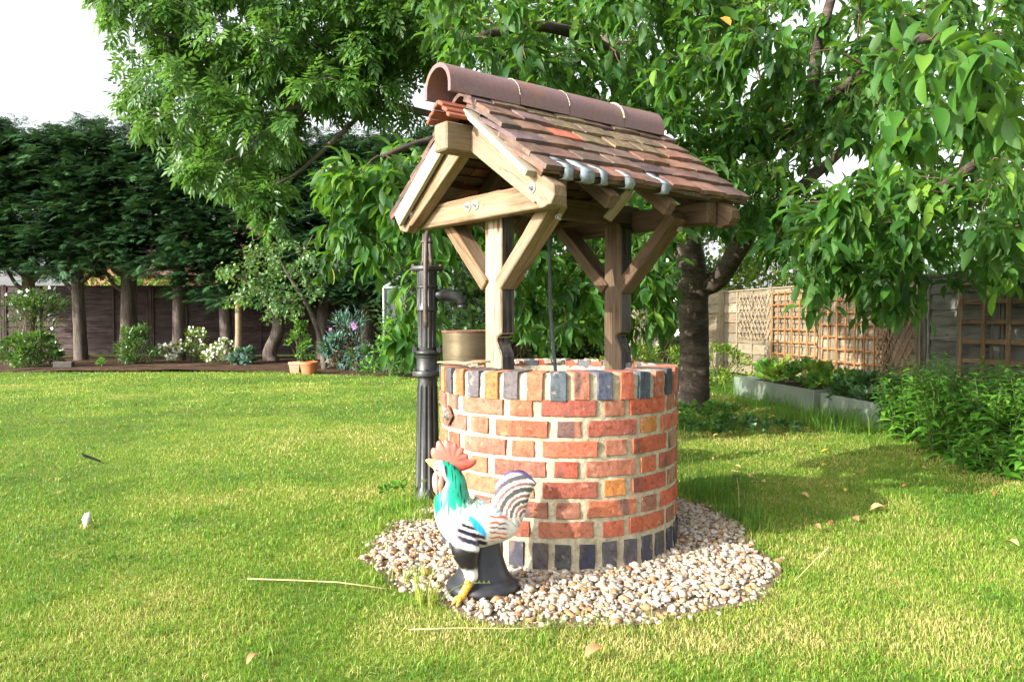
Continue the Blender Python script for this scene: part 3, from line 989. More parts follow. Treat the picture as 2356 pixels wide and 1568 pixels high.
def body_paint(x, y, z):
    zx, zy = lz(x, z)
    c = WHITE.copy()
    # red face
    st = h1(x * 160, y * 120, z * 12)
    # green neck: streaks running down onto the breast and back
    neck_low = 705 + 80 * st - (zx - 260) * .26
    head = sst(330, 295, zx - (zy - 330) * .25) * sst(445, 415, zy)
    g = sst(neck_low + 30, neck_low - 60, zy) * (1 - head)
    gc = lerp((.0, .30, .17), (.004, .02, .03), sst(.05, .35, h1(x * 140 + 9, y * 90, z * 14)))
    gc = lerp(gc, (.02, .42, .28), sst(.1, .5, h1(x * 190 + 3, y * 70, z * 16)) * .7)
    c = lerp(c, gc, g)
    if zy < 470:
        c = lerp(c, (.80, .62, .56), head * sst(480, 440, zy))
    # scalloped breast feathers
    if 690 < zy < 880 and 300 < zx < 480 and abs(y) > .0:
        u, w = (zx - 300) / 38, (zy - 690) / 42 + (0.5 if int((zx - 300) / 38) % 2 else 0)
        fu, fw = u - math.floor(u) - .5, w - math.floor(w) - .35
        d = math.hypot(fu, fw)
        if fw > -.1: c = lerp(c, (.22, .16, .12), sst(.34, .40, d) * sst(.52, .46, d) * .75)
    # dark bars on the wing
    yy = zy - (zx - 500) * .36
    for (b0, x0, x1, w_) in ((748, 430, 610, 13), (800, 400, 650, 17), (850, 385, 665, 18), (700, 480, 530, 10)):
        if x0 < zx < x1:
            q = h1(zx * .09, zy * .02, 3) * 7
            c = lerp(c, (.015, .012, .03), sst(w_ + 4, w_ - 4, abs(yy - b0 + q - 20)) * sst(x0, x0 + 30, zx) * sst(x1, x1 - 25, zx))
    # blue shoulder flash
    ax, ay, bx, by = 510, 690, 640, 850
    tt = ((zx - ax) * (bx - ax) + (zy - ay) * (by - ay)) / ((bx - ax) ** 2 + (by - ay) ** 2)
    dd = abs((zx - ax) * (by - ay) - (zy - ay) * (bx - ax)) / math.hypot(bx - ax, by - ay)
    if 0 < tt < 1:
        c = lerp(c, lerp((.03, .42, .72), (.02, .25, .6), abs(st)), sst(34, 22, dd + 18 * (abs(tt - .5) * 2) ** 2))
    if zy < 720 and zx > 600:
        c = lerp(c, (.10, .30, .62), sst(.15, .4, h1(x * 90, y * 20, z * 90)) * .7)
    # red and orange saddle feathers near the tail
    if zx > 640 and 700 < zy < 910:
        w_ = math.sin((zy - (zx - 700) * .25) * .16 + h1(zx * .02, zy * .02, 1) * 2)
        f = sst(650, 690, zx) * sst(840, 790, zx)
        c = lerp(c, (.62, .13, .05) if math.sin(zy * .045) > -.2 else (.18, .06, .12), sst(.2, .6, w_) * f)
    return c
SUBS = 7
def loft(sections, n=40, paint=None, capr=True):
    """sections: (zx, zy, r_profile, r_width, y) in measured units -> ellipse rings square to the spine"""
    P_ = [Vector((zl(a, b)[0], y, zl(a, b)[1])) for a, b, r1, r2, y in sections]
    # smooth resample
    K = len(P_)
    def cr(vals, s):
        i = int(min(K - 2, math.floor(s))); f = s - i
        g = lambda j: vals[max(0, min(K - 1, j))]
        a, b, c_, d = g(i - 1), g(i), g(i + 1), g(i + 2)
        return (b * 2 + (c_ - a) * f + (a * 2 - b * 5 + c_ * 4 - d) * f * f + (b * 3 - a - c_ * 3 + d) * f ** 3) * .5
    m = (K - 1) * SUBS
    pts, ra = [], []
    r1 = [s_[2] * KS for s_ in sections]; r2 = [s_[3] * KS for s_ in sections]
    for j in range(m + 1):
        s_ = j / SUBS
        pts.append(cr(P_, min(s_, K - 1 - 1e-6))); ra.append((max(.0005, cr(r1, min(s_, K - 1 - 1e-6))), max(.0005, cr(r2, min(s_, K - 1 - 1e-6)))))
    mb = MB()
    vs = []
    for j, p in enumerate(pts):
        t_ = (pts[min(j + 1, m)] - pts[max(j - 1, 0)]).normalized()
        side = Vector((0, 1, 0))
        side = (side - t_ * side.dot(t_)).normalized()
        nn = t_.cross(side)
        for k in range(n):
            w = 2 * math.pi * k / n
            vs.append(p + nn * (ra[j][0] * math.cos(w)) + side * (ra[j][1] * math.sin(w)))
    fs = [(j * n + k, (j + 1) * n + k, (j + 1) * n + (k + 1) % n, j * n + (k + 1) % n) for j in range(m) for k in range(n)]
    fs += [tuple(range(n)), tuple(m * n + k for k in range(n))[::-1]]
    mb.add(vs, fs)
    return mb
def painted(mb, name, fn, parent, M):
    me = mb.mesh(name, True)
    bm = bmesh.new(); bm.from_mesh(me); bmesh.ops.recalc_face_normals(bm, faces=bm.faces); bm.to_mesh(me); bm.free()
    me.polygons.foreach_set('use_smooth', [True] * len(me.polygons))
    a = me.color_attributes.new('paint', 'FLOAT_COLOR', 'POINT')
    dat = np.ones((len(me.vertices), 4), dtype=np.float32)
    for i, v in enumerate(me.vertices):
        dat[i, :3] = fn(*v.co)
    a.data.foreach_set('color', dat.ravel())
    return obj(name, me, M_PAINT, parent, M)
SUBS = 18
body = loft([(915, 850, 10, 8, 0), (880, 845, 60, 45, 0), (800, 835, 112, 95, 0), (700, 815, 160, 140, 0), (590, 795, 196, 172, 0), (490, 765, 205, 185, 0), (425, 700, 180, 168, 0), (397, 620, 150, 140, 0), (395, 540, 126, 116, 0), (397, 460, 102, 92, 0), (375, 400, 84, 72, 0), (330, 355, 72, 62, 0), (285, 330, 58, 50, 0), (255, 318, 36, 32, 0), (238, 312, 8, 8, 0)], 150)
SUBS = 7
# finer rings for the paint
painted(body, 'body', body_paint, rooster, RM)
# tail: rounded fan between a front and a back outline
def tail_mesh():
    Lc = [(700, 830), (708, 760), (718, 680), (724, 600), (730, 530), (745, 465), (785, 415), (840, 392)]
    Rc = [(800, 930), (880, 880), (935, 810), (965, 740), (985, 660), (1005, 590), (1040, 530), (1062, 492)]
    TT = [62, 58, 52, 46, 42, 38, 34, 26]
    m, n, sub = len(Lc), 110, 22
    vs = []
    M_ = (m - 1) * sub
    for j in range(M_ + 1):
        s_ = j / sub; i = min(m - 2, int(s_)); f = s_ - i
        l = [Lc[i][q] * (1 - f) + Lc[i + 1][q] * f for q in (0, 1)]
        r = [Rc[i][q] * (1 - f) + Rc[i + 1][q] * f for q in (0, 1)]
        th = TT[i] * (1 - f) + TT[i + 1] * f
        end = j / M_
        for k in range(n):
            w = 2 * math.pi * k / n
            a = .5 - .5 * math.cos(w)
            bul = 46 * math.sin(math.pi * a) * sst(.3, 1, end)
            zx, zy = l[0] + (r[0] - l[0]) * a + bul * .25, l[1] + (r[1] - l[1]) * a - bul
            x, z = zl(zx, zy)
            # feather ridges running up the tail
            yy = math.sin(w) * th * KS
            vs.append((x, yy, z))
    fs = [(j * n + k, j * n + (k + 1) % n, (j + 1) * n + (k + 1) % n, (j + 1) * n + k) for j in range(M_) for k in range(n)]
    # closing cap with depth
    fs += [tuple(range(n))[::-1], tuple(M_ * n + k for k in range(n))]
    return MB().add(vs, fs)
def tail_paint(x, y, z):
    zx, zy = lz(x, z)
    c = WHITE.copy()
    # bars: arcs around a centre low on the right, as feathers curling over
    d = math.hypot((zx - 960), (zy - 745) * .92)
    ang = math.atan2(745 - zy, zx - 960)
    st = h1(zx * .05, zy * .05, 2)
    for r0, w_, col in ((345, 8, (.06, .04, .14)), (290, 17, (.03, .018, .045)), (238, 12, (.16, .05, .05)), (196, 19, (.012, .008, .01)), (150, 12, (.16, .05, .04)), (112, 15, (.02, .01, .012)), (72, 12, (.28, .06, .05)), (36, 10, (.10, .03, .03))):
        q = abs(d - r0 + 10 * st)
        c = lerp(c, col, sst(w_ + 5, w_ - 5, q) * (.9 if ang > -.3 else .5))
    edge = sst(24, 10, zy - (388 + max(0, (zx - 850)) * .45 - 36 * math.sin(math.pi * min(1, max(0, (zx - 840) / 222))) if zx > 830 else 388 + (830 - zx) * .9))
    c = lerp(c, (.07, .055, .17), edge)
    if zy > 720 and zx < 850:
        w_ = math.sin((zy - (zx - 700) * .25) * .16)
        c = lerp(c, (.62, .15, .06), sst(.1, .6, w_) * sst(860, 800, zx))
    return c
def subdiv(mb, name):
    return mb
painted(tail_mesh(), 'tail', tail_paint, rooster, RM)
# comb: thick serrated plate
def comb():
    out = [(232, 262), (224, 215), (240, 186), (262, 190), (268, 150), (290, 132), (318, 158), (340, 120), (372, 140), (395, 152), (420, 150), (440, 190), (468, 186), (486, 205), (480, 232), (515, 248), (522, 285), (560, 284), (584, 295), (575, 325), (540, 352), (490, 372), (440, 376), (390, 350), (345, 312), (300, 290), (262, 284)]
    # smooth outline
    P_ = []
    K = len(out)
    for i in range(K):
        for f in (0, .33, .66):
            a, b, c_, d = [np.array(out[(i + q) % K], dtype=float) for q in (-1, 0, 1, 2)]
            P_.append((b * 2 + (c_ - a) * f + (a * 2 - b * 5 + c_ * 4 - d) * f * f + (b * 3 - a - c_ * 3 + d) * f ** 3) * .5)
    cen = np.array((390, 300.))
    n = len(P_)
    vs, fs = [], []
    lv = [(0.0, 26), (.45, 25), (.8, 19), (.95, 10), (1.0, 0)]
    rings = []
    for sgn in (-1, 1):
        for (s_, th) in lv:
            if sgn > 0 and s_ == 1.0: continue
            ids = []
            for p in P_:
                q = cen + (p - cen) * max(s_, .02)
                x, z = zl(*q)
                ids.append(len(vs)); vs.append((x, sgn * th * KS, z))
            rings.append((sgn, s_, ids))
    def strip(a, b):
        for k in range(n):
            fs.append((a[k], a[(k + 1) % n], b[(k + 1) % n], b[k]))
    neg = [r[2] for r in rings if r[0] < 0]; pos = [r[2] for r in rings if r[0] > 0]
    for a, b in zip(neg[:-1], neg[1:]): strip(a, b)
    strip(neg[-1], pos[-1])
    for a, b in zip(pos[::-1][:-1], pos[::-1][1:]): strip(a, b)
    fs.append(tuple(neg[0])); fs.append(tuple(pos[0])[::-1])
    return MB().add(vs, fs)
painted(comb(), 'comb', lambda x, y, z: lerp(lerp((.56, .16, .12), (.50, .06, .035), sst(300, 365, lz(x, z)[1] - 0) if lz(x, z)[0] > 330 else 0), (.50, .07, .06), sst(.1, .45, h1(x * 60, y * 40, z * 60)) * .8), rooster, RM)
for sg in (-1, 1):
    painted(loft([(262, 385, 8, 8, sg * .016), (262, 410, 20, 14, sg * .018), (260, 460, 24, 15, sg * .02), (262, 510, 20, 13, sg * .02), (268, 545, 5, 5, sg * .019)], 16), 'wattle', lambda x, y, z: lerp((.78, .40, .34), (.66, .12, .08), sst(-.2, .4, h1(x * 150, 0, z * 30))), rooster, RM)
    painted(loft([(300, 395, 6, 6, sg * .024), (300, 425, 18, 10, sg * .027), (297, 470, 22, 11, sg * .03), (295, 520, 10, 6, sg * .03), (293, 535, 3, 3, sg * .03)], 14), 'ear_lobe', lambda x, y, z: np.array((.72, .20, .14)), rooster, RM)
    painted(loft([(264, 352, 2, 2, sg * .0185), (264, 353, 12, 12, sg * .0205), (263, 354, 12, 12, sg * .022), (262, 354, 2, 2, sg * .0235)], 12), 'eye', lambda x, y, z: lerp((.02, .015, .01), (.55, .40, .2), sst(5, 9, math.hypot(lz(x, z)[0] - 263, lz(x, z)[1] - 353))), rooster, RM)
painted(loft([(258, 318, 36, 26, 0), (235, 305, 33, 22, 0), (205, 290, 20, 14, 0), (184, 284, 4, 4, 0)], 16), 'beak', lambda x, y, z: np.array((.74, .50, .14)), rooster, RM)
def thigh_paint(x, y, z):
    zx, zy = lz(x, z)
    c = lerp((.012, .010, .012), WHITE, sst(1075, 1110, zy + 26 * h1(x * 140, y * 100, z * 10)))
    return lerp(c, body_paint(x, y, z), sst(935, 915, zy - (zx - 480) * .3))
def leg_paint(x, y, z):
    zx, zy = lz(x, z)
    return lerp((.70, .36, .04), (.16, .07, .02), sst(.5, .8, math.sin(zy * .22 + h1(x * 40, y * 40, z * 40) * 2)) * .75)
for sg in (-1, 1):
    yo = -.078 if sg < 0 else .05
    painted(loft([(490, 770, 20, 10, yo * .55), (482, 820, 70, 40, yo * .72), (476, 880, 100, 58, yo * .9), (482, 960, 106, 68, yo), (500, 1040, 78, 58, yo), (518, 1110, 56, 46, yo), (526, 1160, 50, 42, yo), (524, 1185, 30, 28, yo)], 28), 'thigh', thigh_paint, rooster, RM)
    painted(loft([(522, 1160, 34, 30, yo), (505, 1205, 34, 28, yo), (478, 1255, 31, 26, yo), (455, 1295, 32, 28, yo), (440, 1325, 26, 26, yo)], 20), 'leg', leg_paint, rooster, RM)
    for (dx, dy, q) in ((-70, -.012, 0), (-40, -.032, 1), (-58, .018, 2), (60, .01, 3)):
        painted(loft([(448, 1305, 18, 18, yo), (448 + dx * .5, 1318, 15, 15, yo + dy * .6), (448 + dx * .85, 1335, 13, 13, yo + dy), (448 + dx * 1.05, 1352, 5, 6, yo + dy * 1.15)], 12), 'toe', leg_paint, rooster, RM)
MB().lathe([(.112, -.012), (.124, .0), (.128, .012), (.124, .026), (.112, .036), (.098, .048), (.086, .068), (.075, .10), (.064, .14), (.057, .18), (.055, .22)], 48, (.012, .035, 0)).build('base', M_BASE, rooster, RM, smooth=R(60))
# ------------------------------------------------------------------ ground, lawn, gravel
def ground_mat():
    t = NT('lawn_ground')
    v = t.coords((1, 1, 1), False)
    a = t.noise(v, .9, 5, .6)
    b = t.noise(v, 45, 5, .7)
    c = t.ramp(a, [(.35, (.10, .18, .02)), (.55, (.17, .23, .03)), (.7, (.27, .25, .07))])
    c = t.mix(t.ramp(b, [(.35, .75), (.6, 0.0)]), c, (.05, .045, .02))
    return t.done(c, .95, t.bump(b, .6, .02), 0, .1)
M_GROUND = ground_mat()
g = MB().add([(-300, -40, 0), (300, -40, 0), (300, 560, 0), (-300, 560, 0)], [(0, 1, 2, 3)]).build('lawn', M_GROUND)
tag(g, 'sunlit lawn', None, None, 'structure')

M_SOIL = mottled('bark_mulch', [(.045, .028, .018), (.085, .05, .032), (.14, .085, .055)], 5, .95, 1.0, .03, 30, .1, dark=.5)
def sheet(name, pts, z, mat, bump=.0, label=None):
    """filled outline, a little mounded"""
    bm = bmesh.new()
    vs = [bm.verts.new((p[0], p[1], z)) for p in pts]
    f = bm.faces.new(vs)
    bmesh.ops.triangulate(bm, faces=[f])
    for _ in range(3):
        bmesh.ops.subdivide_edges(bm, edges=[e for e in bm.edges if e.calc_length() > .5], cuts=1)
    for v in bm.verts:
        if not v.is_boundary:
            v.co.z += bump * (.6 + mnoise.noise(v.co * 1.3))
    me = bpy.data.meshes.new(name); bm.to_mesh(me); bm.free()
    o = obj(name, me, mat)
    return tag(o, label, None, None, 'structure')
bed_edge = [(-260, 862), (0, 857), (130, 850), (280, 846), (360, 841), (470, 844), (560, 847), (640, 856), (760, 862), (880, 864), (980, 872)]
be = [gnd(*p) for p in bed_edge]
flower_bed = sheet('flower_bed', [(p.x, p.y) for p in be] + [(be[-1].x + .4, 19.4), (be[0].x - 3, 19.4)], .004, M_SOIL, .05, 'mulched flower bed under the conifers')
BEX, BEY = np.array([p.x for p in be]), np.array([p.y for p in be])

# gravel ring, uneven outline
GA_ = np.radians([-180, -135, -90, -60, -30, 0, 30, 60, 90, 135, 180])   # angle from camera side, right positive
GR_ = np.array([.80, .80, .77, .85, .96, 1.02, 1.00, .91, .83, .98, .80])
def grav_r(x, y):
    a = np.arctan2(x - WC.x, -(y - WC.y))
    return np.interp(a, GA_, GR_) + .05 * (vnoise(a * 6 + 40, a * 0 + 3.3) - .5) * 2 + .02 * (vnoise(a * 22 + 90, a * 0 + 7.7) - .5)
M_GBED = mottled('grit', [(.09, .065, .042), (.16, .12, .08), (.24, .19, .13)], 10, .95, .8, .01, 60, .1, dark=.4)
na = 72
gp = []
for k in range(na):
    a = 2 * math.pi * k / na - math.pi
    x, y = math.sin(a), -math.cos(a)
    r = float(grav_r(np.array(WC.x + x), np.array(WC.y + y)))
    gp.append((WC.x + x * r, WC.y + y * r))
gv = sheet('gravel_bed', gp, .005, M_GBED, .008, 'gritty bed under the gravel round the well')
# pebbles
def ico(seed):
    bm = bmesh.new()
    bmesh.ops.create_icosphere(bm, subdivisions=1, radius=1)
    o = Vector((seed * 5.3, seed * 1.7, 0))
    for v in bm.verts:
        v.co *= 1.06 + .55 * mnoise.noise(v.co * 1.3 + o)
        v.co += mnoise.noise_vector(v.co * 2.2 + o) * .18
    V = np.array([v.co[:] for v in bm.verts]); F = np.array([[v.index for v in f.verts] for f in bm.faces])
    bm.free()
    return V, F
peb_cols = np.array([(.43, .37, .29), (.36, .31, .245), (.36, .275, .18), (.48, .44, .375), (.30, .27, .235), (.33, .185, .085), (.27, .135, .065), (.38, .24, .13), (.22, .20, .185), (.43, .36, .27), (.34, .33, .32)])
peb_w = np.array([.20, .15, .11, .15, .07, .06, .04, .06, .04, .08, .04])
def rand_rot(n, rng, tilt=.5):
    d = rng.normal(size=(n, 3)); d[:, 2] *= tilt
    up = rng.normal(size=(n, 3)) * .45; up[:, 2] += 1
    return bases(d, up)
Vs, Fs, Cs, off = [], [], [], 0
N = 26000
a = RNG.uniform(-math.pi, math.pi, N); rr = np.sqrt(RNG.uniform((WR - .02) ** 2, 1.15 ** 2, N))
x, y = WC.x + np.sin(a) * rr, WC.y - np.cos(a) * rr
gr = grav_r(x, y)
keep = (rr < gr + RNG.normal(0, .022, N)) & (RNG.random(N) > sst(0, 1, 0) + .0)
edgef = np.clip((gr - rr) / .12, 0, 1)
keep &= RNG.random(N) < .12 + .88 * edgef
x, y, edgef = x[keep], y[keep], edgef[keep]
n = len(x)
size = RNG.lognormal(math.log(.0074), .40, n).clip(.0032, .019)
zz = .004 + size * .25 + RNG.uniform(0, .013, n) * edgef
Sc = np.stack([size * RNG.uniform(1.0, 1.45, n), size * RNG.uniform(.75, 1.05, n), size * RNG.uniform(.45, .75, n)], 1)
B = rand_rot(n, RNG, .25)
ci = RNG.choice(len(peb_cols), n, p=peb_w / peb_w.sum())
cc = peb_cols[ci] * RNG.uniform(.8, 1.12, (n, 1))
vari = RNG.integers(0, 6, n)
for k in range(6):
    m = vari == k
    V, F = ico(k)
    v_, f_, _ = scatter(V, [F], B[m], np.stack([x[m], y[m], zz[m]], 1), Sc[m])
    Vs.append(v_); Fs.append(f_[0] + off); off += len(v_); Cs.append(np.repeat(cc[m], len(V), 0))
def peb_mat():
    t = NT('pebble')
    at_ = t.n('Attribute'); at_.attribute_name = 'paint'
    v = t.coords((1, 1, 1), False)
    f = t.noise(v, 130, 4, .6)
    c = t.mix(1.0, at_.outputs['Color'], t.ramp(f, [(.3, (.72, .66, .58)), (.6, (1, 1, 1))]), 'MULTIPLY')
    return t.done(c, .7, t.bump(f, .3, .002), 0, .3)
o = obj('gravel', big_mesh('gravel', np.concatenate(Vs), np.concatenate(Fs), None, False, np.concatenate(Cs)), peb_mat())
tag(o, 'white, cream and tan pebbles in a ring round the well', 'gravel', None, 'stuff')

# ---- grass
def bed_limit(x):
    return np.interp(x, BEX, BEY)
def lawn_ok(x, y):
    r = np.hypot(x - WC.x, y - WC.y)
    ok = r > grav_r(x, y) - .01
    ok &= ~((x < be[-1].x) & (y > bed_limit(x)))
    ok &= x < 3.0 + (14.2 - y) * .16 + .3
    return ok
M_GRASS = leafmat('grass_blade', [(0.0, (.028, .095, .012)), (.28, (.070, .19, .012)), (.5, (.160, .275, .021)), (.70, (.28, .31, .055)), (1.0, (.50, .40, .17))], None, .5, .30, .3, (.5, .7, .12))
def blades(x, y, h, w, tint, quad, rng, lean=.55):
    n = len(x)
    a = rng.uniform(0, 2 * math.pi, n)
    fx, fy = np.cos(a), np.sin(a)                     # facing
    la = rng.uniform(0, 2 * math.pi, n); lm = np.abs(rng.normal(0, lean, n)).clip(0, 2.2)
    lx, ly = np.cos(la) * lm, np.sin(la) * lm
    P = np.stack([x, y, np.zeros(n)], 1)
    side = np.stack([fx, fy, np.zeros(n)], 1) * (w / 2)[:, None]
    tip = np.stack([lx * h, ly * h, h / np.sqrt(1 + lm * lm * .9)], 1)
    if quad:
        mid = np.stack([lx * h * .28, ly * h * .28, h * .58], 1)
        V = np.stack([P - side, P + side, P + mid + side * .75, P + mid - side * .75, P + tip], 1).reshape(-1, 3)
        i = np.arange(n)[:, None] * 5
        F = [i + np.array([[0, 1, 2, 3]]), i + np.array([[3, 2, 4]])]
        return V, F, np.repeat(tint, 5)
    V = np.stack([P - side, P + side, P + tip], 1).reshape(-1, 3)
    i = np.arange(n)[:, None] * 3
    return V, [i + np.array([[0, 1, 2]])], np.repeat(tint, 3)
def dryness(x, y):
    d = .37 + .95 * (fbm(x * 1.7, y * 1.7, 3) - .5) + .85 * (fbm(x * .6 + 9, y * .6, 8) - .5) + .4 * (fbm(x * 6, y * 6, 13) - .5)
    d += .16 * np.clip((x - .5) / 1.2, 0, 1) * np.clip((6.5 - y) / 2, 0, 1)
    d += .42 * np.exp(-(((x - 1.35) / .65) ** 2 + ((y - 2.30) / .35) ** 2)) + .22 * np.exp(-(((x - .3) / .6) ** 2 + ((y - 2.25) / .12) ** 2)) + .2 * np.exp(-(((x + .35) / .25) ** 2 + ((y - 2.3) / .15) ** 2))
    d += .10 * np.exp(-((np.hypot(x - WC.x, y - WC.y) - 1.0) / .14) ** 2)
    d -= .10 * np.clip((y - 9) / 5, 0, 1)
    return d
allV, allF3, allF4, allT, off = [], [], [], [], 0
def add_blades(V, F, T):
    global off
    allV.append(V); allT.append(T)
    for f in F:
        (allF4 if f.shape[1] == 4 else allF3).append(f + off)
    off += len(V)
for (y0, y1, dens, h0, w0, quad) in ((1.75, 3.0, 25000, .018, .0024, True), (3.0, 4.6, 14000, .019, .0031, True), (4.6, 7.5, 6500, .021, .0048, False), (7.5, 11, 2400, .024, .0085, False), (11, 15.9, 1100, .030, .013, False)):
    ym = (y0 + y1) / 2
    hw = .70 * y1 + .5
    n = int(dens * (y1 - y0) * 2 * hw)
    x, y = RNG.uniform(-hw, hw, n), RNG.uniform(y0, y1, n)
    k = (np.abs(x) < .70 * y + .5) & lawn_ok(x, y)
    k &= RNG.random(n) < .55 + .6 * fbm(x * 5, y * 5, 21)
    x, y = x[k], y[k]; n = len(x)
    d = dryness(x, y)
    tint = np.clip(d + RNG.normal(0, .18, n), 0, 1)
    tint = np.where(RNG.random(n) < .05 + .10 * np.clip(d - .5, 0, 1) * 2, RNG.uniform(.8, 1, n), tint)
    h = h0 * RNG.uniform(.45, 1.25, n) * (.75 + .6 * fbm(x * 3.1, y * 3.1, 31))
    add_blades(*blades(x, y, h, w0 * RNG.uniform(.7, 1.3, n), tint, quad, RNG, 1.0))
# tufts: longer grass round gravel, pump, trunk and beds
def tuft(cx, cy, n, rad, h, tint=.38, lean=.5, w=.005, flat=1.0):
    a = RNG.uniform(0, 6.28, n); r = rad * np.sqrt(RNG.random(n))
    x, y = cx + np.cos(a) * r, cy + np.sin(a) * r * flat
    add_blades(*blades(x, y, h * RNG.uniform(.35, 1.1, n), np.full(n, w) * RNG.uniform(.6, 1.2, n), np.clip(tint + RNG.normal(0, .14, n), 0, 1), True, RNG, lean))
for k in range(46):
    a = RNG.uniform(-math.pi, math.pi)
    sx, sy = math.sin(a), -math.cos(a)
    r = float(grav_r(np.array(WC.x + sx), np.array(WC.y + sy))) + RNG.uniform(-.02, .08)
    tuft(WC.x + sx * r, WC.y + sy * r, 45, .08, RNG.uniform(.03, .06), RNG.uniform(.35, .75), 1.2, .003)
for (px, py, n, rad, h, ti) in ((1640, 1150, 160, .14, .13, .16), (1665, 1120, 120, .14, .12, .12), (1590, 1130, 130, .10, .13, .16), (1700, 1190, 170, .12, .11, .22), (1735, 1215, 110, .10, .08, .3), (900, 1180, 130, .12, .07, .35), (940, 1170, 180, .10, .10, .36), (965, 1200, 130, .08, .10, .45), (860, 1215, 90, .10, .06, .4), (985, 1385, 60, .05, .10, .6), (960, 1340, 60, .06, .08, .55), (1620, 985, 500, .30, .14, .22), (1560, 985, 300, .25, .12, .22), (1700, 905, 500, .45, .22, .25), (1780, 935, 500, .45, .20, .20), (1860, 965, 500, .4, .20, .18), (1950, 985, 500, .4, .22, .2), (870, 1335, 60, .07, .06, .5), (1020, 1180, 80, .05, .12, .5)):
    p = gnd(px, py)
    tuft(p.x, p.y, n, rad, h, ti)
for k in range(300):
    yy = 1.9 + 9 * RNG.random() ** 1.6; xx = RNG.uniform(-.68, .68) * yy
    if not bool(lawn_ok(np.array([xx]), np.array([yy]))[0]): continue
    tuft(xx, yy, 34, RNG.uniform(.03, .07), RNG.uniform(.024, .04), RNG.uniform(.15, .5), .9, .0026 + .0006 * yy)
for k in range(70):                                # wisps of dry mowings lying on the lawn
    yy = 2.0 + 7 * RNG.random() ** 1.4; xx = RNG.uniform(-.68, .68) * yy
    if not bool(lawn_ok(np.array([xx]), np.array([yy]))[0]): continue
    tuft(xx, yy, 26, RNG.uniform(.03, .09), RNG.uniform(.02, .035), RNG.uniform(.82, 1.0), 2.2, .002 + .0004 * yy, .5)
V = np.concatenate(allV)
o = obj('grass', big_mesh('grass', V, [np.concatenate(allF4), np.concatenate(allF3)], np.concatenate(allT)), M_GRASS)
tag(o, 'short lawn grass, green with straw coloured dry patches', 'grass', None, 'stuff')
# ------------------------------------------------------------------ leaf templates: X length, Y width, Z normal
def leaf_tpl(hw=(0, .14, .19, .13, 0), xs=(0, .22, .5, .78, 1), droop=(0, .03, .02, -.05, -.16), fold=.35):
    V, mid, l, r = [], [], [], []
    for i, x in enumerate(xs):
        mid.append(len(V)); V.append((x, 0, droop[i]))
    for i in range(1, len(xs) - 1):
        l.append(len(V)); V.append((xs[i], hw[i], droop[i] + hw[i] * fold))
        r.append(len(V)); V.append((xs[i], -hw[i], droop[i] + hw[i] * fold))
    tri = [(mid[0], mid[1], l[0]), (mid[0], r[0], mid[1]), (mid[-2], mid[-1], l[-1]), (mid[-2], r[-1], mid[-1])]
    quad = []
    for i in range(len(l) - 1):
        quad.append((mid[i + 1], mid[i + 2], l[i + 1], l[i])); quad.append((mid[i + 1], r[i], r[i + 1], mid[i + 2]))
    return np.array(V, float), [np.array(tri), np.array(quad)]
T_CHERRY = leaf_tpl()
T_CHERRY2 = leaf_tpl((0, .15, .205, .125, 0), droop=(0, .06, .05, -.06, -.30), fold=.55)
T_LANCE = leaf_tpl((0, .10, .12, .07, 0), droop=(0, .04, .0, -.12, -.32), fold=.3)
T_WEED = leaf_tpl((0, .15, .18, .10, 0), droop=(0, .04, .0, -.10, -.28), fold=.3)
T_ROUND = (np.array([(0, 0, 0), (.45, .34, .08), (.45, -.34, .08), (.55, 0, 0), (1, 0, -.08)], float), [np.array([(0, 3, 1), (0, 2, 3), (3, 4, 1), (3, 2, 4)])])
T_SMALL = (np.array([(0, 0, 0), (.5, .25, .06), (.5, -.25, .06), (1, 0, -.05)], float), [np.array([(0, 3, 1), (0, 2, 3)])])
def ash_tpl():
    V, F = [], []
    def leaflet(px, pz, ang, L):
        d = np.array((math.cos(ang), math.sin(ang), -.28)); d /= np.linalg.norm(d)
        s = np.array((-math.sin(ang), math.cos(ang), .0)) * .19 * L
        b = np.array((px, 0, pz)); k = len(V)
        V.extend([b, b + d * L * .45 + s + (0, 0, .03 * L), b + d * L * .45 - s + (0, 0, .03 * L), b + d * L - (0, 0, .08 * L)])
        F.extend([(k, k + 3, k + 1), (k, k + 2, k + 3)])
    for i in range(3):
        x = .30 + .25 * i
        for sg in (-1, 1):
            leaflet(x, -.10 * x * x, sg * R(56 - 7 * i), .44)
    leaflet(.92, -.12, 0, .48)
    return np.array(V), [np.array(F)]
T_ASH = ash_tpl()
def spray_tpl(n=7, seed=1):
    """flat feathery conifer spray: thin blades leaving a nodding axis"""
    rnd = random.Random(seed)
    V, F = [], []
    def blade(p, ang, L, w):
        d = np.array((math.cos(ang), math.sin(ang), -.22 + rnd.uniform(-.12, .12))); s = np.array((-math.sin(ang), math.cos(ang), rnd.uniform(-.25, .25))) * w
        k = len(V)
        V.extend([p + s * .6, p - s * .6, p + d * L * .5 - s * 1.1 , p + d * L, p + d * L * .5 + s * 1.1])
        F.append((k, k + 1, k + 2)); F.append((k, k + 2, k + 4)); F.append((k + 2, k + 3, k + 4))
    for i in range(n):
        x = .06 + .80 * i / n
        p = np.array((x, 0, -.16 * x * x))
        L = .46 * (1 - .55 * i / n)
        for sg in (-1, 1):
            blade(p, sg * R(rnd.uniform(30, 50)), L * rnd.uniform(.75, 1.15), .026)
    blade(np.array((.75, 0, -.1)), 0, .34, .026)
    return np.array(V), [np.array(F)]
T_SPRAY = spray_tpl()

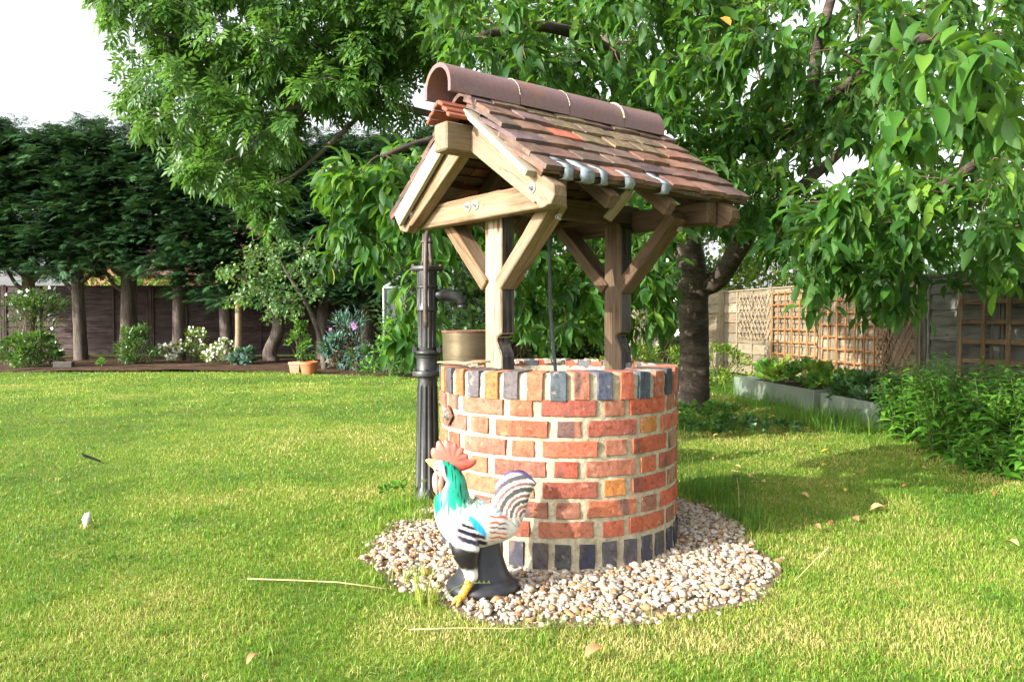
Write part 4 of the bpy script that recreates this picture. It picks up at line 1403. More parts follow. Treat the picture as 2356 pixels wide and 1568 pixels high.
GREEN_CH = [(0.0, (.009, .036, .007)), (.35, (.018, .070, .010)), (.7, (.046, .135, .014)), (.92, (.12, .22, .022)), (.97, (.34, .26, .03)), (1.0, (.42, .20, .03))]
M_CHERRY = leafmat('cherry_leaf', GREEN_CH, (.08, .15, .05), .58, .32, .25, (.30, .62, .05))
M_ASHL = leafmat('ash_leaf', [(0, (.018, .055, .010)), (.5, (.046, .125, .016)), (1, (.11, .22, .035))], (.09, .17, .05), .42, .32, .45, (.30, .58, .08))
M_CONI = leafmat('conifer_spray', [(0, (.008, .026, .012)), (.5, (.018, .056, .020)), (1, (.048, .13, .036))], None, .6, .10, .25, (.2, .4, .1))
M_LAUREL = leafmat('laurel_leaf', [(0, (.020, .065, .016)), (.6, (.045, .12, .022)), (1, (.10, .19, .03))], (.09, .15, .06), .3, .22, .5)
M_APPLE = leafmat('apple_leaf', [(0, (.05, .12, .035)), (.6, (.11, .22, .07)), (1, (.20, .33, .11))], (.16, .22, .13), .45, .3, .4)
M_WEED = leafmat('weed_leaf', [(0, (.030, .11, .016)), (.5, (.075, .22, .022)), (1, (.17, .34, .04))], (.09, .18, .05), .45, .35, .35)
M_LIME = leafmat('lime_leaf', [(0, (.06, .13, .015)), (.5, (.14, .22, .022)), (1, (.27, .32, .05))], None, .5, .35, .3)
M_BLUEG = leafmat('glaucous_leaf', [(0, (.04, .10, .085)), (.5, (.075, .16, .14)), (1, (.12, .22, .20))], None, .55, .2, .3)
M_DARKG = leafmat('dark_leaf', [(0, (.012, .04, .014)), (.5, (.022, .07, .020)), (1, (.05, .12, .03))], (.05, .1, .04), .4, .22, .4)
M_PETAL = leafmat('white_petal', [(0, (.62, .60, .52)), (1, (.80, .78, .72))], None, .6, .3, .2, (.8, .8, .7))
M_PURPLE = leafmat('purple_petal', [(0, (.30, .14, .36)), (1, (.48, .26, .52))], None, .6, .3, .2, (.6, .4, .7))
M_CRIM = leafmat('crimson_petal', [(0, (.30, .02, .06)), (1, (.46, .05, .12))], None, .6, .3, .2, (.7, .2, .2))
M_BARKC = mottled('cherry_bark', [(.035, .028, .022), (.075, .055, .042), (.15, .115, .09)], 3.5, .8, .8, .02, 22, .25, stretch=(1, 1, 3.2), dark=.5)
M_BARKA = mottled('ash_bark', [(.05, .042, .032), (.10, .085, .065), (.15, .13, .10)], 5, .9, .6, .01, 30, .15, dark=.4)
M_BARKP = mottled('conifer_bark', [(.07, .055, .045), (.13, .105, .085), (.19, .16, .135)], 4, .92, .9, .02, 18, .12, stretch=(3, 3, .4), dark=.45)
M_STEM = mottled('green_stem', [(.05, .09, .025), (.10, .13, .04)], 5, .7, .2, .003, 40, .2)
M_TWIGB = mottled('brown_twig', [(.06, .042, .028), (.12, .085, .05)], 8, .85, .4, .004, 40, .15)

def curve(p0, p1, sag=0, n=5, wob=.0, rng=RNG, lift=.0):
    p0, p1 = np.asarray(p0, float), np.asarray(p1, float)
    L = np.linalg.norm(p1 - p0)
    t = np.linspace(0, 1, n)[:, None]
    P = p0 + (p1 - p0) * t
    P[:, 2] += (lift * np.sin(math.pi * t) - sag * t * t)[:, 0] * 1.0
    P[1:-1] += rng.normal(0, wob * L, (n - 2, 3))
    return P
def colonise(limbs, targets, rng, lift=.12, sides=5, rmin=.0035, taper=.011, wob=.035):
    """limbs: (points, radii); every target gets a branch from the nearest wood, which then serves the next ones"""
    pool = np.concatenate([np.concatenate([np.linspace(a, b, 6) for a, b in zip(P[:-1], P[1:])]) for P, _ in limbs])
    T = np.asarray(targets, float)
    d0 = np.array([np.min(np.linalg.norm(pool - t, axis=1)) for t in T])
    mb = MB(); out = [None] * len(T)
    for k in np.argsort(d0):
        t = T[k]
        dd = np.linalg.norm(pool - t, axis=1)
        j = int(np.argmin(dd)); L = dd[j]
        P = curve(pool[j], t, 0, 6, wob, rng, lift * L)
        r0 = min(.045, rmin + taper * L)
        mb.tube([Vector(p) for p in P], [r0 * (1 - .8 * q) + rmin * .6 * q for q in np.linspace(0, 1, 6)], sides, False)
        pool = np.concatenate([pool, P[1:]])
        out[k] = P
    return mb, out
def limb_mesh(limbs, mb=None, n=14, knob=.05):
    mb = mb or MB()
    for P, rads in limbs:
        P = [Vector(p) for p in P]
        # smooth the hand laid points
        Q, rr = [], []
        K = len(P)
        for i in range(K - 1):
            a, b, c_, d = P[max(0, i - 1)], P[i], P[i + 1], P[min(K - 1, i + 2)]
            for f in (0, .25, .5, .75):
                Q.append((b * 2 + (c_ - a) * f + (a * 2 - b * 5 + c_ * 4 - d) * f * f + (b * 3 - a - c_ * 3 + d) * f ** 3) * .5)
                rr.append(rads[i] * (1 - f) + rads[i + 1] * f)
        Q.append(P[-1]); rr.append(rads[-1])
        s = len(mb.v)
        mb.tube(Q, rr, n)
        for i in range(s, len(mb.v)):
            v = Vector(mb.v[i])
            k = (i - s) // n
            mb.v[i] = tuple(v + mnoise.noise_vector(v * 4) * (rr[min(k, len(rr) - 1)] * knob * 2))
    return mb
def leaves_on(paths, rng, per, tip, size, down, spread=.8, along=(.35, 1.0), hang=.0):
    """positions, direction bases and sizes of leaves along the outer part of each branch"""
    Ps, Ds, Us = [], [], []
    for P in paths:
        n = per + tip
        f = np.concatenate([rng.uniform(along[0], along[1], per), np.full(tip, 1.0)])
        seg = f * (len(P) - 1); i = np.minimum(seg.astype(int), len(P) - 2); q = (seg - i)[:, None]
        p = P[i] * (1 - q) + P[i + 1] * q
        ax = unit(P[-1] - P[-2])
        d = ax * .7 + rng.normal(0, spread, (n, 3)); d = unit(d); d[:, 2] -= down * rng.uniform(.4, 1.4, n)
        Ps.append(p); Ds.append(unit(d))
        up = rng.normal(0, .35, (n, 3)); up[:, 2] += 1
        Us.append(up)
    P, D, U = np.concatenate(Ps), np.concatenate(Ds), np.concatenate(Us)
    S = rng.uniform(*size, len(P))
    return P, bases(D, U), S
def merge(parts):
    """several (V, Fs, tint) into one mesh's arrays"""
    Vs, T3, T4, Ts, off = [], [], [], [], 0
    for V, Fs, t in parts:
        for f in Fs: (T4 if f.shape[1] == 4 else T3).append(f + off)
        off += len(V); Vs.append(V); Ts.append(t)
    F = [np.concatenate(x) for x in (T3, T4) if x]
    return np.concatenate(Vs), F, np.concatenate(Ts)

# ------------------------------------------------------------------ cherry tree
def A3(px, py, Y): return np.array(at(px, py, Y)[:])
CB = gnd(1597, 945)
cherry = thing('cherry_tree', 'spreading cherry tree with ringed bark and drooping leafy branches beside the well', 'tree', CB)
Yc = CB.y
trunk_l = ([np.array((CB.x, Yc, -.05)), A3(1596, 900, Yc), A3(1597, 800, Yc), A3(1595, 700, Yc), A3(1590, 620, Yc), A3(1575, 540, Yc)], [.185, .158, .148, .150, .155, .13])
limbs_c = [
    ([A3(1600, 660, Yc), A3(1655, 640, Yc - .1), A3(1700, 570, Yc - .3), A3(1745, 510, Yc - .6), A3(1850, 495, Yc - 1.2), A3(1990, 480, Yc - 2.0), A3(2150, 440, Yc - 3.0), A3(2300, 330, 4.2)], [.12, .10, .095, .085, .07, .055, .04, .022]),
    ([A3(1580, 560, Yc), A3(1600, 450, Yc - .2), A3(1690, 345, Yc - .6), A3(1790, 310, Yc - 1.0), A3(1860, 260, Yc - 1.4), A3(1880, 120, Yc - 1.8), A3(1930, -60, Yc - 2)], [.10, .09, .075, .068, .055, .045, .03]),
    ([A3(1578, 560, Yc), A3(1530, 420, Yc - .3), A3(1480, 250, Yc - .8), A3(1400, 120, Yc - 1.4), A3(1250, 60, Yc - 2.2), A3(1080, 90, Yc - 2.6)], [.10, .085, .07, .055, .04, .022]),
    ([A3(1480, 250, Yc - .8), A3(1300, 260, Yc - 1.3), A3(1150, 300, Yc - 1.9), A3(1000, 320, Yc - 2.4), A3(880, 360, Yc - 2.7)], [.05, .042, .036, .028, .018]),
    ([A3(1530, 420, Yc - .3), A3(1430, 430, Yc - .9), A3(1320, 470, Yc - 1.5), A3(1220, 530, Yc - 2.0)], [.045, .038, .03, .018]),
    ([A3(1745, 510, Yc - .6), A3(1900, 380, Yc - .2), A3(2050, 250, Yc + .3), A3(2250, 150, Yc + .2)], [.06, .05, .04, .025]),
    ([A3(1860, 260, Yc - 1.4), A3(2000, 160, Yc - 2.6), A3(2120, 90, Yc - 3.7), A3(2260, 120, 3.2)], [.045, .036, .028, .016]),
]
rc = np.random.default_rng(21)
def region(poly_box, n, Y0, Y1, pw=1.0):
    x0, x1, y0, y1 = poly_box
    out = []
    while len(out) < n:
        px, py = rc.uniform(x0, x1), rc.uniform(y0, y1)
        if math.hypot((px - 1935) / 75, (py - 372) / 62) < 1: continue
        if math.hypot((px - 2170) / 80, (py - 600) / 34) < 1: continue
        if math.hypot((px - 935) / 95, (py - 250) / 85) < 1: continue
        p = A3(px, py, Y0 + (Y1 - Y0) * rc.random() ** pw)
        if p[2] < .35 or (1530 < px < 1700 and py > 520): continue
        out.append(p)
    return out
tg = []
tg += region((985, 1700, -110, 190), 150, 4.7, 7.8)
tg += region((1120, 1500, 150, 300), 30, 5.2, 7.5)
tg += region((1500, 2450, -110, 430), 290, 4.6, 9.0, .8)
tg += region((2040, 2420, 80, 380), 11, 2.75, 3.4)
tg += region((1760, 2420, 400, 590), 120, 4.2, 8.2)
tg += region((1850, 2100, 560, 730), 26, 4.6, 6.4)
tg += region((2080, 2380, 560, 640), 24, 5.0, 7.5)
tg += region((745, 900, 340, 620), 24, 4.9, 5.8)
tg += region((890, 1130, 330, 560), 38, 4.9, 6.6)
tg += region((900, 1060, 600, 830), 9, 4.75, 5.2)
tg += region((1160, 1570, 470, 760), 125, 5.0, 7.6)
tg += region((1440, 1780, 230, 560), 95, 5.0, 8.2)
# the rest of the crown, above and beyond the picture
for k in range(95):
    a, r_ = rc.uniform(0, 6.28), 4.6 * math.sqrt(rc.random())
    p = np.array((CB.x + .6 + abs(math.cos(a)) * r_, Yc + math.sin(a) * r_ * .9, 2.9 + 2.4 * math.sqrt(max(0, 1 - (r_ / 4.7) ** 2)) * rc.uniform(.6, 1)))
    tg.append(p)
tm, paths = colonise([trunk_l] + limbs_c, tg, rc, .16, 5, .0032, .010)
MBt = limb_mesh([trunk_l], None, 28, .05)
MBt.build('trunk', M_BARKC, cherry, smooth=True)
limb_mesh(limbs_c, None, 12, .06).build('limb', M_BARKC, cherry, smooth=True)
tm.build('branch', M_TWIGB, cherry, smooth=True)['kind'] = 'stuff'
P, B, S = leaves_on(paths, rc, 17, 9, (.10, .16), .5, .72, (.45, 1.0))
P = P + rc.normal(0, .05, P.shape); P[:, 2] -= rc.uniform(0, .06, len(P))
tint = np.clip(rc.normal(.42, .16, len(P)) + np.repeat(rc.normal(0, .22, len(paths)), 26), 0, .9); tint[rc.random(len(P)) < .003] = 1.0
inview = (np.abs(P[:, 0]) < .68 * P[:, 1]) & (P[:, 1] > 1.5)
score = np.where(inview, P[:, 1] / S, 1e9)
near = np.argsort(score)[:260]
mask = np.ones(len(P), bool); mask[near] = False
alt = rc.random(len(P)) < .4
parts = []
for T, m in ((T_CHERRY, mask & ~alt), (T_CHERRY2, mask & alt)):
    parts.append(scatter(T[0], T[1], B[m], P[m], S[m], tint[m]))
V, F, t_ = merge(parts)
o = obj('crown', big_mesh('crown', V, F, t_), M_CHERRY, cherry); o['kind'] = 'stuff'
# the largest leaves one by one; serrated outline
T_BIG = leaf_tpl((0, .08, .14, .18, .20, .19, .15, .08, 0), (0, .08, .2, .34, .48, .62, .76, .89, 1), (0, .02, .035, .04, .03, .0, -.05, -.11, -.2), .38)
LV = []
for k in range(8):
    V0 = T_BIG[0].copy()
    if k % 2: V0[:, 2] -= .22 * V0[:, 0] ** 2
    V0[:, 1] += .04 * math.sin(k) * V0[:, 0] ** 2
    me = big_mesh('leaf', V0, T_BIG[1], np.full(len(V0), [.25, .45, .55, .65, .75, .5, .85, .4][k]), True)
    me.materials.append(M_CHERRY); LV.append(me)
for i in near:
    M = Matrix(B[i].T.tolist()).to_4x4() @ Matrix.Scale(float(S[i]), 4)
    M.translation = P[i].tolist()
    obj('leaf', LV[int(rc.integers(0, 8))], None, cherry, M)

# ------------------------------------------------------------------ ash tree behind, its crown reaching over the hedge
AB = Vector((2.3, 12.6, 0))
ash = thing('ash_tree', 'tall pale green ash tree with feathery leaves overhanging the conifer hedge', 'tree', AB)
Ya = 12.0
ash_tr = ([np.array((2.3, 12.6, -.05)), np.array((2.25, 12.6, 1.2)), np.array((2.1, 12.5, 2.6)), np.array((1.8, 12.4, 4.2)), np.array((1.4, 12.3, 6.2))], [.27, .23, .21, .17, .10])
ash_l = [
    ([np.array((2.1, 12.5, 2.6)), A3(1250, 330, Ya), A3(1020, 270, Ya - .4), A3(860, 236, Ya - .7), A3(720, 240, Ya - 1.0), A3(600, 265, Ya - 1.2), A3(480, 290, Ya - 1.4)], [.10, .075, .055, .045, .036, .026, .016]),
    ([np.array((1.8, 12.4, 4.2)), A3(1150, 120, Ya), A3(950, 90, Ya - .5), A3(780, 110, Ya - .9), A3(600, 120, Ya - 1.2), A3(430, 90, Ya - 1.4), A3(320, 60, Ya - 1.5)], [.10, .08, .065, .05, .04, .03, .016]),
    ([np.array((1.5, 12.3, 5.8)), A3(1000, -120, Ya), A3(750, -90, Ya - .6), A3(500, -80, Ya - 1.1), A3(330, -60, Ya - 1.3)], [.08, .07, .055, .035, .018]),
    ([A3(860, 236, Ya - .7), A3(760, 330, Ya - 1.0), A3(680, 400, Ya - 1.2), A3(600, 440, Ya - 1.4)], [.04, .03, .022, .012]),
    ([A3(720, 240, Ya - 1.0), A3(620, 330, Ya - 1.4), A3(520, 370, Ya - 1.6)], [.03, .022, .012]),
]
ra = np.random.default_rng(5)
def inside(px, py):
    left = np.interp(py, [-150, 0, 60, 130, 200, 290, 340, 400, 480, 560], [180, 225, 260, 300, 285, 320, 365, 450, 540, 560])
    right = np.interp(py, [-150, 120, 190, 235, 300, 340, 420, 480, 560], [1150, 1060, 820, 720, 690, 670, 600, 560, 560])
    return left < px < right
ta = []
while len(ta) < 460:
    px, py = ra.uniform(180, 1150), ra.uniform(-150, 440)
    if vnoise(np.array(px / 95.), np.array(py / 70.), 4) < .24: continue
    if not inside(px, py): continue
    if py > 430 and ra.random() < .6: continue
    ta.append(A3(px, py, Ya - ra.uniform(-.6, 1.9)))
for k in range(26): ta.append(A3(ra.uniform(745, 985), ra.uniform(150, 262), Ya - ra.uniform(.2, 1.4)))
for k in range(10): ta.append(A3(ra.uniform(565, 640), ra.uniform(420, 510), Ya - ra.uniform(.8, 1.6)))
for k in range(150):
    a, r_ = ra.uniform(0, 6.28), 4.2 * math.sqrt(ra.random())
    ta.append(np.array((1.2 + math.cos(a) * r_, 13.0 + math.sin(a) * r_ * .7, 5.2 + 3 * ra.random())))
tm, paths = colonise([ash_tr] + ash_l, ta, ra, .10, 4, .005, .009, .05)
limb_mesh([ash_tr], None, 20).build('trunk', M_BARKA, ash, smooth=True)
limb_mesh(ash_l, None, 10).build('limb', M_BARKA, ash, smooth=True)
tm.build('branch', M_BARKA, ash, smooth=True)['kind'] = 'stuff'
P, B, S = leaves_on(paths, ra, 11, 6, (.22, .34), .6, .8, (.5, 1.0))
P = P + ra.normal(0, .06, P.shape)
tint = np.clip(ra.normal(.48, .16, len(P)) + np.repeat(ra.normal(0, .2, len(paths)), 17), 0, 1)
V, F, t_ = scatter(T_ASH[0], T_ASH[1], B, P, S, tint)
o = obj('crown', big_mesh('crown', V, F, t_), M_ASHL, ash); o['kind'] = 'stuff'

# ------------------------------------------------------------------ conifers in a row along the far fence
def conifer_crown(seed, z0, z1, rad):
    r_ = np.random.default_rng(seed)
    Pn, Dn, Un, Sn, Tn = [], [], [], [], []
    nb = 150
    for b in range(nb):
        z = z0 + (z1 - z0) * (b / nb) ** .92 + r_.normal(0, .06)
        f = (z - z0) / (z1 - z0)
        rr = rad * (1.0 - .25 * max(0, f - .85) / .15) * r_.uniform(.72, 1.1)
        a = r_.uniform(0, 2 * math.pi)
        ax = np.array((math.cos(a), math.sin(a), .18))
        m = 42
        q = np.sqrt(r_.uniform(.05, 1.0, m))
        p = ax * (rr * q)[:, None]
        p[:, 2] += z - .30 * rr * q ** 2
        side = np.array((-math.sin(a), math.cos(a), 0))
        p += side * (r_.normal(0, .20, m) * (.4 + q))[:, None]; p[:, 2] += r_.normal(0, .07, m)
        d = ax + side * r_.normal(0, .55, m)[:, None]; d[:, 2] += r_.normal(-.12, .28, m)
        up = r_.normal(0, .35, (m, 3)); up[:, 2] += 1
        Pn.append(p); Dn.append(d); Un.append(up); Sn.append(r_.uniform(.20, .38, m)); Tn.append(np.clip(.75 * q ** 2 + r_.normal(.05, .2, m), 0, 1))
    V, F, t_ = scatter(T_SPRAY[0], T_SPRAY[1], bases(np.concatenate(Dn), np.concatenate(Un)), np.concatenate(Pn), np.concatenate(Sn), np.concatenate(Tn))
    return big_mesh('crown', V, F, t_)
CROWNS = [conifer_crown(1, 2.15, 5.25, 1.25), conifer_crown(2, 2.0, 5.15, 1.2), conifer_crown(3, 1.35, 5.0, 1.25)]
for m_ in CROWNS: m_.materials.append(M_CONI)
cf = random.Random(4)
con = [(-150, 0, 'far left'), (-40, 1, ''), (70, 0, ''), (185, 1, ''), (293, 0, ''), (410, 1, ''), (522, 2, ''), (625, 2, ''), (740, 2, ''), (842, 2, ''), (950, 2, ''), (1060, 2, '')]
con_lab = {185: 'conifer with pale straight trunk behind the leafy laurel and mulch', 293: 'thick trunked conifer behind the upright young laurel', 410: 'conifer with straight trunk behind the white daisies', 522: 'short trunked conifer behind the second clump of white daisies', 625: 'conifer with curved forked trunk behind the blue green border plant', 740: 'conifer behind the small apple tree and terracotta pots', 842: 'conifer between the apple tree and the greenhouse', 70: 'conifer behind the white flowered mock orange'}
for i, (px, kind, _) in enumerate(con):
    Y = 17.4 + cf.uniform(-.25, .25)
    b = at(px, 700, Y); b.z = 0
    tree = thing('conifer_tree', con_lab.get(px, 'dark clipped conifer in the hedge row along the far fence'), 'conifer', b, 0, 'conifers along the far fence')
    ld = .35 if px == 293 else .27
    lean = cf.uniform(-.08, .08)
    P_ = [(b.x, b.y, -.05), (b.x + lean * .1, b.y, .15), (b.x + lean * .5, b.y, 1.0), (b.x + lean, b.y, 2.0), (b.x + lean, b.y, 3.2), (b.x, b.y, 5.0)]
    if px == 625:
        P_ = [(b.x, b.y, -.05), (b.x - .05, b.y, .2), (b.x + .16, b.y, .8), (b.x + .02, b.y, 1.5), (b.x, b.y, 3.0), (b.x, b.y, 4.8)]
    s = ld * .5
    limb_mesh([(P_, [s * 1.25, s * 1.08, s, s * .95, s * .7, s * .15])], None, 16, .05).build('trunk', M_BARKP, tree, smooth=True)
    if px in (185, 293, 70):
        lm = []
        for (h0, dx, dz) in ((1.55, -.55, .7), (1.75, .55, .6), (2.0, .4, .9), (1.9, -.5, .5)):
            lm.append(([(b.x, b.y, h0), (b.x + dx * .45, b.y - .1, h0 + dz * .25), (b.x + dx, b.y - .1, h0 + dz)], [.055, .045, .025]))
        limb_mesh(lm, None, 8).build('limb', M_BARKP, tree, smooth=True)
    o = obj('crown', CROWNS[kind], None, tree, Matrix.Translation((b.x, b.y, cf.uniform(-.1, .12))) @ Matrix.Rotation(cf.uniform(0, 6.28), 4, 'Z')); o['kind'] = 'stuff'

# ------------------------------------------------------------------ shrubs and border plants
def shrub(name, label, c, rx, ry, h, nclump, per, size, tpl, mat, seed, z0=.05, down=.2, stems=True, group=None, cat='shrub', flowers=None, up=.5, clump=.16, tintm=.5):
    r_ = np.random.default_rng(seed)
    root = thing(name, label, cat, (c[0], c[1], 0), 0, group)
    a = r_.uniform(0, 6.28, nclump); q = np.sqrt(r_.uniform(.1, 1, nclump)); ph = r_.uniform(0, 1, nclump)
    zc_ = z0 + (h - z0) * (.08 + .92 * ph)
    wz = np.sqrt(np.clip(1 - (2 * (zc_ - z0) / (h - z0) - .75) ** 2 / 1.7, .12, 1))
    C = np.stack([c[0] + np.cos(a) * q * rx * wz, c[1] + np.sin(a) * q * ry * wz, zc_], 1)
    n = nclump * per
    o_ = r_.normal(0, 1, (n, 3)); o_ = unit(o_) * (r_.random((n, 1)) ** .4)
    cl = clump * min(h, 2 * rx)
    P = np.repeat(C, per, 0) + o_ * cl * np.array((1, 1, .8))
    P[:, 2] = np.maximum(P[:, 2], .01)
    out = P - np.array((c[0], c[1], h * .35)); out = unit(out)
    d = out * .6 + o_ * .8 + r_.normal(0, .35, (n, 3)); d[:, 2] += up - down * r_.random(n) * 2
    U = r_.normal(0, .4, (n, 3)) + out * .3; U[:, 2] += 1
    V, F, t_ = scatter(tpl[0], tpl[1], bases(d, U), P, r_.uniform(size[0], size[1], n), np.clip(r_.normal(tintm, .22, n), 0, 1))
    o = obj('foliage', big_mesh('foliage', V, F, t_), mat, root); o['kind'] = 'stuff'
    if stems:
        mb = MB()
        for k in range(nclump):
            st = np.array((c[0] + r_.normal(0, rx * .15), c[1] + r_.normal(0, ry * .15), -.01))
            Pq = curve(st, C[k], 0, 5, .05, r_, .0)
            mb.tube([Vector(p) for p in Pq], [.010 * max(.5, h), .008 * max(.5, h), .006, .005, .003], 5, False)
        mb.build('stem', M_TWIGB if h > 1 else M_STEM, root, smooth=True)['kind'] = 'stuff'
    if flowers:
        nf, fs_, fm, spread = flowers
        idx = r_.integers(0, nclump, nf)
        pf = C[idx] + unit(r_.normal(0, 1, (nf, 3))) * cl * spread
        pf[:, 1] -= abs(r_.normal(0, cl * .5, nf)); pf[:, 2] = np.maximum(pf[:, 2] + cl * .35, .05)
        parts = []
        for k in range(6):
            ang = k * math.pi / 3
            dd = np.stack([np.full(nf, math.cos(ang)), np.full(nf, -.25), np.full(nf, math.sin(ang))], 1) + r_.normal(0, .15, (nf, 3))
            uu = np.tile(np.array((0, -1., .5)), (nf, 1)) + r_.normal(0, .2, (nf, 3))
            parts.append(scatter(T_ROUND[0], T_ROUND[1], bases(dd, uu), pf, r_.uniform(fs_ * .8, fs_ * 1.2, nf), r_.random(nf)))
        V, F, t_ = merge(parts)
        o = obj('blossom', big_mesh('blossom', V, F, t_), fm, root); o['kind'] = 'stuff'
    return root
def G(px, py): p = gnd(px, py); return (p.x, p.y)
sh = shrub
sh('laurel_bush', 'broad glossy laurel bush beside the concrete block at the lawn edge', G(72, 846), .58, .45, .62, 34, 34, (.09, .15), T_CHERRY, M_LAUREL, 1)
sh('young_laurel', 'upright young laurel with glossy leaves in the mulched bed', G(318, 838), .36, .32, .72, 22, 30, (.10, .17), T_LANCE, M_LAUREL, 2, up=.7)
sh('daisy_clump', 'low rounded clump of white daisies next to the young laurel', G(390, 836), .30, .25, .38, 16, 26, (.05, .08), T_SMALL, M_LIME, 3, flowers=(110, .035, M_PETAL, 1.0), cat='flowers', group='white daisies in the border')
sh('daisy_clump', 'tallest clump of white daisies, yellow green leaves and few flowers', G(450, 834), .34, .28, .68, 24, 28, (.05, .08), T_SMALL, M_LIME, 4, flowers=(60, .03, M_PETAL, 1.0), cat='flowers', group='white daisies in the border')
sh('daisy_clump', 'loose clump of white daisies beside the blue green plant', G(508, 838), .36, .25, .48, 20, 26, (.05, .08), T_SMALL, M_LIME, 5, flowers=(90, .03, M_PETAL, 1.0), cat='flowers', group='white daisies in the border')
sh('blue_green_plant', 'low blue green leafy plant between the daisies and the pots', G(560, 841), .36, .28, .30, 16, 22, (.08, .13), T_ROUND, M_BLUEG, 6)
sh('seedling', 'small leafy seedling in front of the bare mulch', G(232, 846), .12, .1, .16, 6, 14, (.05, .08), T_SMALL, M_WEED, 7, stems=False, cat='plant', group='seedlings in the mulch')
sh('seedling', 'small leafy seedling at the foot of the pale conifer trunk', G(195, 826), .14, .1, .12, 6, 14, (.05, .08), T_SMALL, M_WEED, 8, stems=False, cat='plant', group='seedlings in the mulch')
sh('mock_orange', 'dark loose shrub with white blossom in front of the fence', (at(70, 700, 15.6).x, 15.6), .7, .35, 1.5, 30, 26, (.08, .13), T_CHERRY, M_DARKG, 9, flowers=(7, .04, M_PETAL, .9), z0=.7)
sh('potted_climber', 'leggy climber growing out of the terracotta pots', G(690, 850), .26, .2, .95, 20, 22, (.05, .09), T_ROUND, M_WEED, 10)
sh('poppy_clump', 'tall blue green poppy clump with mauve flowers by the greenhouse', G(800, 852), .48, .35, 1.05, 30, 26, (.08, .14), T_LANCE, M_BLUEG, 11, flowers=(4, .055, M_PURPLE, 1.3), cat='flowers')
sh('rose_clump', 'bushy plant with one crimson bloom near the blue tray', G(835, 858), .30, .25, .45, 16, 24, (.05, .08), T_ROUND, M_DARKG, 12, flowers=(2, .05, M_CRIM, .8), cat='flowers')
sh('border_shrub', 'fresh green shrub growing against the greenhouse glass', G(910, 866), .50, .35, .85, 28, 28, (.05, .09), T_ROUND, M_WEED, 13)
sh('border_shrub', 'dark green shrub filling the corner behind the hand pump', G(960, 868), .45, .35, .60, 20, 26, (.06, .1), T_ROUND, M_DARKG, 14)
sh('iris_clump', 'stiff upright iris leaves behind the larger terracotta pot', G(765, 852), .12, .1, .42, 9, 8, (.25, .38), T_LANCE, M_BLUEG, 15, stems=False, up=2.0, cat='plant')
sh('rose_bush', 'rambling rose bush with white blooms over a leaning pole', (at(1495, 700, 10.6).x, 10.6), .55, .5, 1.65, 50, 30, (.05, .08), T_ROUND, M_DARKG, 16, flowers=(16, .06, M_PETAL, 1.0), z0=.3)
sh('golden_shrub', 'low yellow green shrub between the well and the cherry trunk', (at(1478, 820, 8.6).x, 8.6), .75, .5, .62, 60, 34, (.035, .06), T_ROUND, M_LIME, 17)
sh('golden_shrub', 'small yellow green shrub on the fence side of the cherry trunk', (at(1655, 850, 10.2).x, 10.2), .6, .5, .55, 40, 34, (.035, .06), T_ROUND, M_LIME, 18)
for i, (px, Y, rx, h, lab, m_) in enumerate([(1010, 14.2, 1.0, 2.4, 'tall dark bush to the right of the greenhouse', M_DARKG), (1180, 13.6, 1.1, 2.1, 'dense bush seen through the gap between the well posts', M_LAUREL), (1330, 14.6, 1.2, 2.6, 'high hazel like bush far behind the well', M_WEED), (1480, 15.5, 1.2, 2.8, 'dark high bush behind the rose', M_DARKG), (1640, 17.0, 1.2, 3.0, 'tall bush rising past the end of the panel fence', M_LAUREL)]):
    sh('garden_bush', lab, (at(px, 700, Y).x, Y), rx, .8, h, 90, 46, (.09, .14), T_ROUND, m_, 30 + i, clump=.14)
for i, (X, Y, rx, h, lab, m_) in enumerate([(5.6, 15.5, 1.5, 3.0, 'yellow green tree top showing over the panel fence', M_LIME), (7.6, 17.5, 1.9, 3.6, 'neighbouring tree beyond the trellised fence', M_WEED), (9.0, 14.0, 1.6, 2.3, 'low bush beyond the grey fence panel', M_DARKG)]):
    sh('neighbour_tree', lab, (X, Y), rx, 1.2, h, 90, 40, (.10, .16), T_ROUND, m_, 50 + i, clump=.14, z0=.6, cat='tree')
sh('tree_base_weed', 'clump of small leafy weeds round the foot of the cherry', (gnd(1612, 985).x, gnd(1612, 985).y), .42, .3, .20, 34, 26, (.03, .055), T_ROUND, M_WEED, 60, stems=False, cat='weeds')
sh('ground_ivy', 'low dark weeds spreading from the cherry towards the raised bed', (gnd(1690, 1000).x, gnd(1690, 1000).y), .55, .25, .12, 30, 22, (.025, .05), T_ROUND, M_DARKG, 61, stems=False, cat='weeds')
sh('gravel_weed', 'tiny green weed sprouting in the gravel', (gnd(1718, 1318).x, gnd(1718, 1318).y), .035, .03, .05, 6, 5, (.018, .03), T_ROUND, M_WEED, 62, stems=False, cat='weeds')
sh('pump_weed', 'small leafy weed at the foot of the hand pump', (gnd(915, 1150).x, gnd(915, 1150).y), .10, .08, .07, 8, 6, (.03, .05), T_ROUND, M_WEED, 63, stems=False, cat='weeds')

